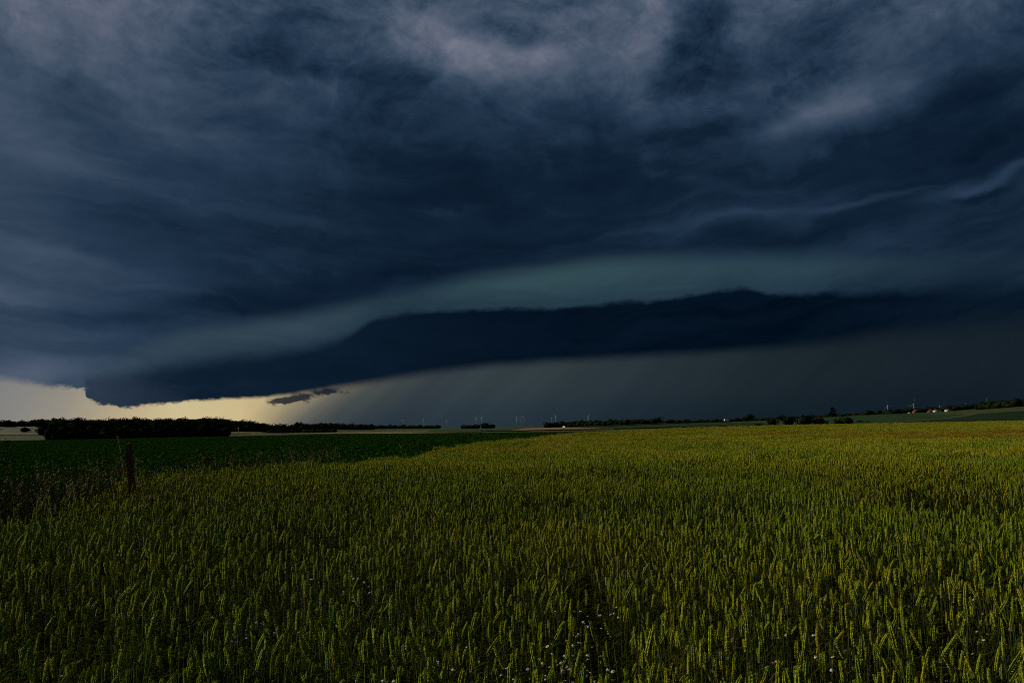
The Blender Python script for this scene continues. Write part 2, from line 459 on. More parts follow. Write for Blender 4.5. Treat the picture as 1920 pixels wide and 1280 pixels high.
def field_mat(name, c0, c1, scale=0.15):
    def f():
        n = noise(wpos(), scale, 5.0, 0.6)
        return mixc(smooth(n, 0.3, 0.7), c0, c1)
    return material(name, f, 0.9, 0.05)
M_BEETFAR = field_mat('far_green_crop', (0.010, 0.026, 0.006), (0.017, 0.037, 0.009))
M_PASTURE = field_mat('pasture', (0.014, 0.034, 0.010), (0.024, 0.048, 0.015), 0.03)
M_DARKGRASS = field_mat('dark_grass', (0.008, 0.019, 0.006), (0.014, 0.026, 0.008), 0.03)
M_STUBBLE = field_mat('ripe_barley', (0.085, 0.068, 0.024), (0.12, 0.096, 0.034), 0.05)
M_YELLOW = field_mat('yellow_verge', (0.17, 0.145, 0.052), (0.21, 0.18, 0.07), 0.2)
M_BROWN = field_mat('ploughed_earth', (0.16, 0.095, 0.045), (0.21, 0.125, 0.06), 0.04)
M_PALE = field_mat('pale_barley', (0.070, 0.068, 0.044), (0.10, 0.092, 0.058), 0.03)
M_LANE = field_mat('dirt_lane', (0.06, 0.042, 0.025), (0.085, 0.06, 0.035), 0.2)

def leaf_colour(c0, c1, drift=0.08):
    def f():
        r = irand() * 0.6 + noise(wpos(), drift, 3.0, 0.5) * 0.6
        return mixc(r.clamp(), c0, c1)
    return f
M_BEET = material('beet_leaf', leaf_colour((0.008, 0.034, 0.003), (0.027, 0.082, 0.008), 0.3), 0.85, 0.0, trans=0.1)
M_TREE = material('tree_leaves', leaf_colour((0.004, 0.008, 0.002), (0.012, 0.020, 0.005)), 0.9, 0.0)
M_BARK = material('bark', lambda: mixc(noise(opos(), 6.0, 4.0), (0.03, 0.022, 0.016), (0.07, 0.05, 0.035)), 0.9, 0.1)
M_WEED = material('weed_leaf', leaf_colour((0.006, 0.011, 0.003), (0.026, 0.032, 0.008), 1.2), 0.8, 0.0, trans=0.15)
M_DRY = material('dry_grass', leaf_colour((0.14, 0.11, 0.045), (0.30, 0.23, 0.10), 2.0), 0.7, 0.1)
M_SEED = material('ripe_seed', leaf_colour((0.07, 0.036, 0.014), (0.17, 0.10, 0.04), 1.0), 0.8, 0.05)
M_POST = material('weathered_wood', lambda: mixc(noise(vec(*[q * w for q, w in zip(sep(opos()), (14.0, 14.0, 1.2))]), 3.0, 6.0, 0.65),
                                                 (0.05, 0.022, 0.012), (0.16, 0.072, 0.038)), 0.85, 0.1)
M_WHITE = material('white_paint', (0.80, 0.80, 0.78), 0.5, 0.3)
M_TURB = material('turbine_paint', (0.42, 0.44, 0.46), 0.5, 0.3)
M_PLASTER = material('white_plaster', lambda: mixc(noise(opos(), 1.2, 5.0), (0.52, 0.51, 0.48), (0.64, 0.63, 0.60)), 0.85, 0.1)
M_BRICK = material('red_brick', lambda: mixc(noise(opos(), 2.0, 5.0), (0.13, 0.040, 0.028), (0.19, 0.065, 0.045)), 0.85, 0.1)
M_TILE = material('roof_tile', lambda: mixc(noise(opos(), 2.0, 5.0), (0.09, 0.034, 0.025), (0.14, 0.055, 0.038)), 0.8, 0.1)
M_SLATE = material('slate', lambda: mixc(noise(opos(), 2.0, 5.0), (0.03, 0.03, 0.035), (0.06, 0.06, 0.065)), 0.6, 0.3)
M_GLASS = material('window_glass', (0.012, 0.014, 0.016), 0.1, 0.5)
M_RUBBER = material('rubber', (0.015, 0.015, 0.015), 0.8, 0.2)
M_PETAL = material('daisy_petal', (0.66, 0.66, 0.66), 0.6, 0.2, trans=0.25)
M_DISC = material('daisy_disc', (0.55, 0.30, 0.02), 0.8, 0.1)

# ------------------------------------------------------------------ ground
def build_ground():
    az = np.concatenate([np.linspace(-math.pi, -0.75, 60, endpoint=False), np.linspace(-0.75, 0.75, 220, endpoint=False), np.linspace(0.75, math.pi, 60, endpoint=False)])
    r = np.concatenate([[0.5], np.geomspace(1.5, 25000, 190)])
    A, Rr = np.meshgrid(az, r)
    x, y = np.sin(A) * Rr, np.cos(A) * Rr
    v = np.stack([x, y, terrain(x, y)], -1).reshape(-1, 3)
    n = len(az); i = np.arange(len(r) - 1)[:, None] * n; j = np.arange(n)[None, :]; k = (j + 1) % n
    f = np.stack([i + j, i + n + j, i + n + k, i + k], -1).reshape(-1, 4)
    c = len(v); v = np.vstack([v, [0, 0, 0]])
    t = np.stack([np.full(n, c), np.arange(n), (np.arange(n) + 1) % n], -1)
    struct('ground', mesh_np('ground', v, [f, t], (M_SOIL,), smooth_shade=True))
build_ground()

def field(name, quad, mat, lift=0.25, n=(40, 12), world=False):
    """a field draped on the land between four corners: near-left, near-right, far-right, far-left"""
    P = [np.array(q[:2], float) if world else np.array(ground_hit(*q)[:2]) for q in quad]
    u = np.linspace(0, 1, n[0])[None, :, None]; w = np.linspace(0, 1, n[1])[:, None, None]
    q = (P[0] * (1 - u) + P[1] * u) * (1 - w) + (P[3] * (1 - u) + P[2] * u) * w
    z = terrain(q[..., 0], q[..., 1]) + lift
    v = np.concatenate([q, z[..., None]], -1).reshape(-1, 3)
    i = np.arange(n[1] - 1)[:, None] * n[0]; j = np.arange(n[0] - 1)[None, :]
    f = np.stack([i + j, i + j + 1, i + j + 1 + n[0], i + j + n[0]], -1).reshape(-1, 4)
    # a rim so that the crop has thickness
    m = mesh_np(name, v, f, (mat,), smooth_shade=True)
    return struct(name, m)

# far side of the green crop runs along this line
GEDGE = ((26, 168), (-188, 387))
# strips beyond the green crop, from near to far
field('verge', ((470, 814.6), (1150, 807.6), (1150, 806.6), (470, 813.4)), M_YELLOW, 0.5)
field('barley_field', ((610, 812.0), (905, 809.6), (880, 806.8), (720, 808.6)), M_STUBBLE, 0.3)
field('crop_field', ((800, 809.6), (990, 808.2), (1000, 804.2), (820, 805.0)), M_PASTURE, 0.4)
field('ploughed_field', ((958, 808.0), (1130, 803.6), (1040, 801.6), (985, 803.2)), M_BROWN, 0.5)
field('crop_field', ((1040, 807.0), (1460, 799.5), (1430, 792.4), (1100, 801.5)), M_BEETFAR, 0.45)
field('lane', ((1050, 802.0), (1370, 791.3), (1370, 790.8), (1050, 801.4)), M_LANE, 0.9, (60, 3))
field('pasture', ((1520, 797.5), (1700, 795.5), (1840, 777.5), (1540, 783.0)), M_PASTURE, 0.4)
field('grass_slope', ((1650, 796.5), (1960, 790.5), (1960, 771.0), (1830, 777.5)), M_DARKGRASS, 0.6)
field('lane', ((1665, 795.2), (1836, 777.2), (1828, 776.6), (1655, 794.8)), M_LANE, 0.7, (60, 3))
field('barley_field', ((-30, 816.0), (96, 816.0), (96, 800.5), (-30, 800.5)), M_PALE, 0.5)
field('barley_field', ((395, 814.6), (500, 812.6), (490, 810.6), (400, 812.0)), M_STUBBLE, 0.5)
field('barley_field', ((466, 805.0), (482, 804.5), (480, 801.5), (468, 801.5)), M_PALE, 0.5, (8, 6))
field('barley_field', ((520, 812.0), (552, 811.0), (545, 806.0), (520, 806.5)), M_DARKGRASS, 0.5, (8, 6))
field('barley_field', ((262, 806.0), (283, 806.0), (283, 802.5), (266, 802.5)), M_PALE, 0.5, (8, 6))

# ------------------------------------------------------------------ scatter of many alike pieces
def library(name, meshes):
    col = bpy.data.collections.new(name)
    for i, me in enumerate(meshes):
        col.objects.link(bpy.data.objects.new(f"{name}_{i:02d}", me))
    return col
def scatter(name, pts, rot, scl, idx, col, mats):
    me = bpy.data.meshes.new(name)
    me.vertices.add(len(pts)); me.vertices.foreach_set('co', np.asarray(pts, np.float32).ravel())
    for nm, typ, arr, key in (('rot', 'FLOAT_VECTOR', rot, 'vector'), ('scl', 'FLOAT_VECTOR', scl, 'vector'), ('idx', 'INT', idx, 'value')):
        at = me.attributes.new(nm, typ, 'POINT')
        at.data.foreach_set(key, np.asarray(arr, np.float32 if typ != 'INT' else np.int32).ravel())
    for m in mats: me.materials.append(m)
    o = obj(name, me)
    g = bpy.data.node_groups.new(name, 'GeometryNodeTree')
    g.interface.new_socket('Geometry', in_out='INPUT', socket_type='NodeSocketGeometry')
    g.interface.new_socket('Geometry', in_out='OUTPUT', socket_type='NodeSocketGeometry')
    N, L = g.nodes, g.links
    gi, go = N.new('NodeGroupInput'), N.new('NodeGroupOutput')
    ci = N.new('GeometryNodeCollectionInfo'); ci.inputs['Collection'].default_value = col
    ci.inputs['Separate Children'].default_value = True; ci.inputs['Reset Children'].default_value = True
    ip = N.new('GeometryNodeInstanceOnPoints'); ip.inputs['Pick Instance'].default_value = True
    def attr(nm, typ):
        n = N.new('GeometryNodeInputNamedAttribute'); n.data_type = typ; n.inputs['Name'].default_value = nm
        return next(s for s in n.outputs if s.enabled and s.name == 'Attribute')
    e2r = N.new('FunctionNodeEulerToRotation')
    L.new(attr('rot', 'FLOAT_VECTOR'), e2r.inputs[0]); L.new(e2r.outputs[0], ip.inputs['Rotation'])
    L.new(attr('scl', 'FLOAT_VECTOR'), ip.inputs['Scale']); L.new(attr('idx', 'INT'), ip.inputs['Instance Index'])
    L.new(gi.outputs[0], ip.inputs['Points']); L.new(ci.outputs[0], ip.inputs['Instance']); L.new(ip.outputs[0], go.inputs[0])
    md = o.modifiers.new('scatter', 'NODES'); md.node_group = g
    return o

# ------------------------------------------------------------------ wheat
def grain(q, length, w, t):
    """one floret: a small tapering seed shape along +Z"""
    v = [(0, 0, 0)]
    for z, k in ((0.30, 0.95), (0.62, 0.85)):
        v += [(w * k, 0, z * length), (0, t * k, z * length), (-w * k, 0, z * length), (0, -t * k, z * length)]
    v.append((0, 0, length))
    f = []
    for k in range(4):
        k2 = (k + 1) % 4
        f += [(0, 1 + k2, 1 + k), (1 + k, 1 + k2, 5 + k2), (1 + k, 5 + k2, 5 + k), (5 + k, 5 + k2, 9)]
    return np.array(v), np.array(f)

def ear_geo(r, L=0.088, nodes=19):
    g = Geo()
    g.tube([(0, 0, 0), (0, 0, L * 0.92)], [0.0016, 0.0010], 3)
    for i in range(nodes):
        t = i / (nodes - 1)
        prof = 0.50 + 0.55 * math.sin(math.pi * (0.14 + 0.80 * t) ** 0.9)
        side = math.pi * (i % 2)
        for da in (-0.75, 0.75):
            v, f = grain(r, 0.0150 * prof * r.uniform(0.9, 1.12), 0.0041 * prof, 0.0033 * prof)
            M = (Matrix.Translation((0, 0, t * L * 0.93)) @ Matrix.Rotation(side + da + r.uniform(-0.15, 0.15), 4, 'Z')
                 @ Matrix.Translation((0.0030, 0, 0)) @ Matrix.Rotation(R(26 - 14 * t) + r.uniform(-0.08, 0.08), 4, 'Y'))
            g.add(v @ np.array(M.to_3x3()).T + np.array(M.translation), f)
    return g
def blade_geo(r, base, length, width, az, droop, segs=5, m=0):
    vs, fs = [], []
    p = Vector(base); pitch = r.uniform(R(55), R(80))
    for i in range(segs + 1):
        t = i / segs
        w = width * (1 - t ** 2.2) * (0.6 + 0.4 * min(1, t * 4)) + 0.0006
        twist = az + math.pi / 2 + 0.7 * t
        d = Vector((math.cos(twist) * w, math.sin(twist) * w, 0))
        vs += [p - d, p + d]
        pitch -= droop / segs
        p = p + Vector((math.cos(az) * math.cos(pitch), math.sin(az) * math.cos(pitch), math.sin(pitch))) * (length / segs)
    for i in range(segs): fs.append((2 * i, 2 * i + 1, 2 * i + 3, 2 * i + 2))
    return Geo().add([tuple(v) for v in vs], fs, m)

def wheat_plant(seed):
    """stem, ear and blades as separate shapes, in plant space"""
    r = random.Random(seed)
    H = r.uniform(0.70, 0.80); bend = r.choice((0.005, 0.01, 0.02, 0.03, 0.05, 0.09)); baz = r.uniform(0, 6.28)
    P = lambda t: Vector((math.cos(baz) * bend * t * t, math.sin(baz) * bend * t * t, H * t))
    stem = Geo().tube([P(k / 5) for k in range(6)], [0.0019, 0.0019, 0.0018, 0.0016, 0.0014, 0.0012], 3)
    top = P(1.0)
    nod = r.choice((2, 3, 4, 5, 7, 9, 12, 18, 30))
    M = Matrix.Translation(top) @ Matrix.Rotation(baz, 4, 'Z') @ Matrix.Rotation(R(nod), 4, 'Y') @ Matrix.Rotation(r.uniform(0, 6.28), 4, 'Z')
    ear = Geo().join(ear_geo(r, r.uniform(0.070, 0.099), r.randint(16, 21)), M)
    blades = []
    for k, h in enumerate((0.14, 0.30, 0.44, 0.56, 0.72)):
        t = h + r.uniform(-0.06, 0.06)
        blades.append(blade_geo(r, P(t), r.uniform(0.15, 0.27), r.uniform(0.0035, 0.0055) + (0.0025 if k < 3 else 0), r.uniform(0, 6.28), r.uniform(R(50), R(150))))
    return stem, ear, blades

NV = 16
plants = [wheat_plant(100 + i) for i in range(NV)]
def joined(stem, ear, blades, name):
    g = Geo().join(stem, None, 0).join(ear, None, 1)
    for b in blades: g.join(b, None, 2)
    return g.mesh(name, (M_STEM, M_EAR, M_BLADE), True)
LIB_PLANT = library('wheat_plant_kind', [joined(*p, f'wheat_plant_{i}') for i, p in enumerate(plants)])

def simple_stalk(r, g, x, y, rings, lean):
    """a stalk for the middle distance: stem ribbon, knobbly ear, a blade"""
    H = r.uniform(0.66, 0.80); la = r.uniform(0, 6.28); L = r.uniform(0.075, 0.1)
    tx, ty = x + math.cos(la) * lean * r.random(), y + math.sin(la) * lean * r.random()
    w = 0.0016; q = r.uniform(0, 3.14); cx, cy = math.cos(q) * w, math.sin(q) * w
    g.add([(x - cx, y - cy, 0.15), (x + cx, y + cy, 0.15), (tx + cx, ty + cy, H), (tx - cx, ty - cy, H)], [(0, 1, 2, 3)], 0)
    n = 4 if rings > 3 else 3
    vs, fs = [], []
    ex, ey = (tx - x) * 0.12 + r.uniform(-.008, .008), (ty - y) * 0.12 + r.uniform(-.008, .008)
    for i in range(rings + 1):
        t = i / rings
        rad = 0.0080 * (math.sin(math.pi * min(1, 0.15 + t * 0.8)) ** 0.6) * (1.0 if i % 2 or rings <= 3 else 0.72)
        if i == rings: rad *= 0.35
        for k in range(n):
            a = 2 * math.pi * k / n + q + (0.5 if i % 2 else 0)
            vs.append((tx + ex * t + math.cos(a) * rad, ty + ey * t + math.sin(a) * rad, H + L * t))
    for i in range(rings):
        for k in range(n):
            k2 = (k + 1) % n
            fs.append((i * n + k, i * n + k2, (i + 1) * n + k2, (i + 1) * n + k))
    g.add(vs, fs, 1)
    for _ in range(3 if rings > 3 else 2):
        h = r.uniform(0.25, 0.68); ba = r.uniform(0, 6.28); bl = r.uniform(0.10, 0.18); bw = 0.006
        c, s = math.cos(ba), math.sin(ba)
        g.add([(x - s * bw, y + c * bw, h), (x + s * bw, y - c * bw, h), (x + c * bl * .6 + s * bw, y + s * bl * .6 - c * bw, h + bl * .5),
               (x + c * bl * .6 - s * bw, y + s * bl * .6 + c * bw, h + bl * .5), (x + c * bl * 1.1, y + s * bl * 1.1, h + bl * r.uniform(.0, .5))],
              [(0, 1, 2, 3), (3, 2, 4, 4)], 2)
def clump(seed, size, count, rings):
    r = random.Random(seed); g = Geo()
    for _ in range(count):
        simple_stalk(r, g, r.uniform(-.5, .5) * size, r.uniform(-.5, .5) * size, rings, 0.05)
    return g.mesh(f'wheat_clump_{seed}', (M_STEM, M_EAR, M_BLADE), rings > 3)
LIB_MID = library('wheat_clump_kind', [clump(300 + i, 0.55, 56, 7) for i in range(6)])
LIB_FAR = library('wheat_tract_kind', [clump(400 + i, 1.7, 330, 3) for i in range(5)])

# edge of the wheat towards the weedy bank and the green crop: x of the boundary at each y
EDGE_Y = np.array([0, 8.1, 10.7, 13.0, 15.8, 18.5, 23.8, 31.8, 62, 113, 138, 240])
EDGE_X = np.array([-4.4, -5.0, -5.6, -6.2, -6.7, -5.9, -4.9, -3.3, 0.2, 10.5, 18.5, 76.0])
def wheat_left(y): return np.interp(y, EDGE_Y, EDGE_X)
def in_wheat(x, y, pad=0.0):
    far = 236 + 6 * (vnoise(x, y, 30, 9) - 0.5)
    return (x > wheat_left(y) + pad + (vnoise(x, y, 1.3, 2) - 0.5) * 0.35 * np.minimum(1, y / 8)) & (y < far) & (np.abs(x) < 0.74 * y + 2.6)

# patches of camomile, where the wheat stands thin: x, y, radius, flowering plants, words
FLOWERS = [(0.11, 3.5, 0.24, 28, 'in the dense patch below the tramline gap'),
           (0.36, 4.5, 0.20, 6, 'along the dark tramline gap'),
           (-1.42, 4.45, 0.28, 10, 'in thin wheat left of the gap'),
           (-1.2, 5.6, 0.22, 5, 'behind the left flower patch'),
           (2.05, 3.75, 0.30, 5, 'near the lower right corner'),
           (1.25, 3.55, 0.22, 3, 'between the gap and the right corner'),
           (-0.62, 3.25, 0.20, 6, 'just left of the dense patch'),
           (-6.35, 11.4, 0.40, 9, 'on the bank at the wheat edge'),
           (14.6, 27.5, 0.5, 7, 'far out in the wheat on the right'),
           (-1.95, 3.5, 0.16, 4, 'close to the lower left corner')]

def wheat_density(x, y):
    d = np.ones_like(x)
    n = vnoise(x, y, 0.9, 11) * 0.6 + vnoise(x, y, 0.35, 12) * 0.4
    d *= np.clip(0.35 + 1.3 * n, 0.25, 1)
    d *= 1 - 0.70 * ss(vnoise(x, y, 1.7, 31), 0.68, 0.86)
    d *= 1 - 0.55 * ss(vnoise(x * 0.5, y, 5.0, 33), 0.66, 0.86) * ss(y, 6, 10)
    for fx, fy, fr, k, _ in FLOWERS[:7]:
        d *= 1 - 0.85 * np.exp(-(((x - fx) / fr) ** 2 + ((y - fy + 0.15) / (fr * 1.8)) ** 2))
    gap = np.exp(-((x - (0.20 + 0.045 * y)) / 0.11) ** 2) * ss(y, 2.6, 3.4) * (1 - ss(y, 5.2, 7.5))
    d *= 1 - 0.30 * ss(vnoise(x, y, 0.8, 35), 0.5, 0.8) * (1 - ss(y, 6, 9))
    return d * (1 - 0.97 * gap)
def wheat_height(x, y):
    return (0.87 + 0.22 * vnoise(x, y, 2.2, 21) + 0.10 * (vnoise(x, y, 0.6, 22) - 0.5) + 0.15 * (vnoise(x, y, 7.0, 23) - 0.5)
            - 0.03 * (1 - ss(x - wheat_left(y), 0.0, 0.5)))

def lean_of(x, y, amp):
    a = (vnoise(x, y, 3.0, 41) - 0.5) * 2 * amp + rng.normal(0, amp * 0.55, len(x))
    b = (vnoise(x, y, 3.0, 42) - 0.5) * 2 * amp + rng.normal(0, amp * 0.55, len(x))
    return a, b

def build_wheat():
    # single plants, near
    Y1 = 17.0
    xs = rng.uniform(-16, 16, 400000); ys = rng.uniform(1.15, Y1, 400000)
    dens = 240.0; keep = rng.random(len(xs)) < dens * (32 * (Y1 - 1.15)) / len(xs)
    keep &= in_wheat(xs, ys) & (rng.random(len(xs)) < wheat_density(xs, ys))
    x, y = xs[keep], ys[keep]
    la, lb = lean_of(x, y, R(5.0))
    h = wheat_height(x, y) * rng.normal(0.975, 0.095, len(x))
    rot = np.stack([la, lb, rng.uniform(0, 6.28, len(x))], -1)
    fat = rng.uniform(0.82, 1.2, len(x))
    scl = np.stack([h * fat, h * fat, h], -1)
    idx = rng.integers(0, NV, len(x))
    z = terrain(x, y) - 0.01
    # the 300 plants that show largest become things of their own
    dist = np.hypot(x, y)
    px = x / y; top = (EYE - (z + 0.80 * h))
    vis = (np.abs(px) < 0.60) & (top / y < 0.325)
    order = np.argsort(np.where(vis, dist, 1e9))[:300]
    near = np.zeros(len(x), bool); near[order] = True
    parts = [(s.mesh('stem', (M_STEM,), True), e.mesh('ear', (M_EAR,), True), [b.mesh('leaf', (M_BLADE,), True) for b in bl]) for s, e, bl in plants]
    for i in order:
        q = x[i] / y[i]
        where = ('by the lower left corner' if q < -.42 else 'left of the flower patches' if q < -.2 else 'left beside the dense flower patch' if q < .0 else
                 'around the dark tramline gap' if q < .16 else 'right of the tramline gap' if q < .38 else 'by the lower right corner')
        t = thing('wheat_plant', 'green wheat plant with plump ear in the nearest rows ' + where, 'wheat', (x[i], y[i], z[i]), 0, 'nearest wheat plants ' + where)
        t.rotation_euler = rot[i]; t.scale = scl[i]
        s, e, bl = parts[idx[i]]
        obj('stem', s, t); obj('ear', e, t)
        for b in bl: obj('leaf', b, t)
    k = ~near
    o = scatter('wheat', np.stack([x, y, z], -1)[k], rot[k], scl[k], idx[k], LIB_PLANT, (M_STEM, M_EAR, M_BLADE))
    # middle distance: handfuls of stalks
    def grid(y0, y1, step, col, name, nvar, seed):
        gy = np.arange(y0, y1, step); out = []
        for yy in gy:
            gx = np.arange(-0.74 * yy - 3, 0.74 * yy + 3, step)
            out.append(np.stack([gx, np.full(len(gx), yy)], -1))
        q = np.concatenate(out); q += rng.uniform(-.5, .5, q.shape) * step * 0.9
        x, y = q[:, 0], q[:, 1]
        thin = wheat_density(x, y) if step < 1 else np.clip(0.45 + vnoise(x, y, 3.5, 51) , 0, 1)
        m = in_wheat(x, y, step * 0.3) & (rng.random(len(x)) < thin * 1.25)
        x, y = x[m], y[m]
        h = wheat_height(x, y) * rng.normal(1.0, 0.05, len(x)) * 1.0
        la, lb = lean_of(x, y, R(5))
        return (np.stack([x, y, terrain(x, y)], -1), np.stack([la, lb, rng.uniform(0, 6.28, len(x))], -1),
                np.stack([np.ones(len(x)), np.ones(len(x)), h], -1), rng.integers(0, nvar, len(x)))
    m = grid(Y1 - 0.2, 52, 0.40, LIB_MID, 'wheat', 6, 1)
    o2 = scatter('wheat', *m, LIB_MID, (M_STEM, M_EAR, M_BLADE))
    m = grid(51, 242, 1.35, LIB_FAR, 'wheat', 5, 2)
    o3 = scatter('wheat', *m, LIB_FAR, (M_STEM, M_EAR, M_BLADE))
    for q, lab in ((o, 'green wheat standing dense behind the nearest rows'), (o2, 'wheat in the middle of the field, ears merging into a mat'),
                   (o3, 'far wheat running to the skyline, browned in a strip on the right side')):
        tag(q, lab, 'wheat', None, 'stuff')
build_wheat()

# ------------------------------------------------------------------ green crop on the left
def beet(seed, g=None, ox=0, oy=0, leaves=12, seg=3, s=1.0):
    r = random.Random(seed); g = g or Geo()
    for k in range(leaves):
        a = k * 2.4 + r.uniform(-.3, .3); L = r.uniform(0.18, 0.34) * s; W = r.uniform(0.032, 0.055) * s
        pitch = r.uniform(R(40), R(78)); p = Vector((ox, oy, 0.08)); vs, fs = [], []
        for i in range(seg + 1):
            t = i / seg
            w = W * math.sin(math.pi * min(1, 0.10 + t * 0.88)) ** 0.8
            d = Vector((-math.sin(a) * w, math.cos(a) * w, 0)); up = Vector((0, 0, w * 0.35))
            vs += [p - d + up, p, p + d + up]
            p = p + Vector((math.cos(a) * math.cos(pitch), math.sin(a) * math.cos(pitch), math.sin(pitch))) * (L * 1.25 / seg)
            pitch -= R(70) / seg
        for i in range(seg):
            b = 3 * i; fs += [(b, b + 1, b + 4, b + 3), (b + 1, b + 2, b + 5, b + 4)]
        g.add([tuple(v) for v in vs], fs)
    return g
def beet_tract(seed, size, count, leaves):
    r = random.Random(seed); g = Geo()
    for i in range(count):
        beet(seed * 1000 + i, g, r.uniform(-.5, .5) * size, r.uniform(-.5, .5) * size, leaves, 2, 1.1)
    return g.mesh(f'beet_tract_{seed}', (M_BEET,), False)
LIB_BEET = library('beet_kind', [beet(500 + i).mesh(f'beet_{i}', (M_BEET,), True) for i in range(8)])
LIB_BEETFAR = library('beet_tract_kind', [beet_tract(600 + i, 3.2, 90, 8) for i in range(4)])
def beet_limit(x):       # far end of the crop
    (x0, y0), (x1, y1) = GEDGE
    return y0 + (x - x0) * (y1 - y0) / (x1 - x0)
def bank_right(y):       # the crop begins beyond the weedy bank
    return wheat_left(y) - np.interp(y, [0, 9, 14, 18, 22, 40, 200], [6.0, 4.6, 3.0, 1.4, 0.45, 0.35, 0.3])
def build_beet():
    ry = np.arange(9.0, 62, 0.24); rows = np.arange(-62, 2, 0.46)
    X, Y = np.meshgrid(rows, ry); x = X.ravel() + rng.normal(0, .05, X.size) ; y = Y.ravel() + rng.normal(0, .05, X.size)
    m = (x < bank_right(y)) & (x > -0.74 * y - 3) & (rng.random(len(x)) < 0.93)
    x, y = x[m], y[m]
    s = 0.85 + 0.35 * vnoise(x, y, 3, 61) + rng.normal(0, .1, len(x))
    o = scatter('beet_crop', np.stack([x, y, terrain(x, y)], -1), np.stack([rng.normal(0, .08, len(x)), rng.normal(0, .08, len(x)), rng.uniform(0, 6.28, len(x))], -1),
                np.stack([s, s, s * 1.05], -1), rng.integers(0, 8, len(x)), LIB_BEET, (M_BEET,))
    tag(o, 'dark green leafy root crop beyond the weedy bank', 'crop', None, 'stuff')
    ry = np.arange(61, 560, 2.4); rows = np.arange(-420, 20, 2.4)
    X, Y = np.meshgrid(rows, ry); x = X.ravel() + rng.normal(0, .5, X.size); y = Y.ravel() + rng.normal(0, .5, X.size)
    m = (x < wheat_left(y) - 1.7) & (x > -0.72 * y - 4) & (y < beet_limit(x))
    x, y = x[m], y[m]
    s = 0.9 + 0.25 * vnoise(x, y, 9, 62)
    o = scatter('beet_crop', np.stack([x, y, terrain(x, y)], -1), np.stack([0 * x, 0 * x, rng.integers(0, 4, len(x)) * math.pi / 2], -1),
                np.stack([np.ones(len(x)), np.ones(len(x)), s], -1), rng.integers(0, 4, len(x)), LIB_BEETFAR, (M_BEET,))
    tag(o, 'dark green crop stretching away to the black wood', 'crop', None, 'stuff')
build_beet()

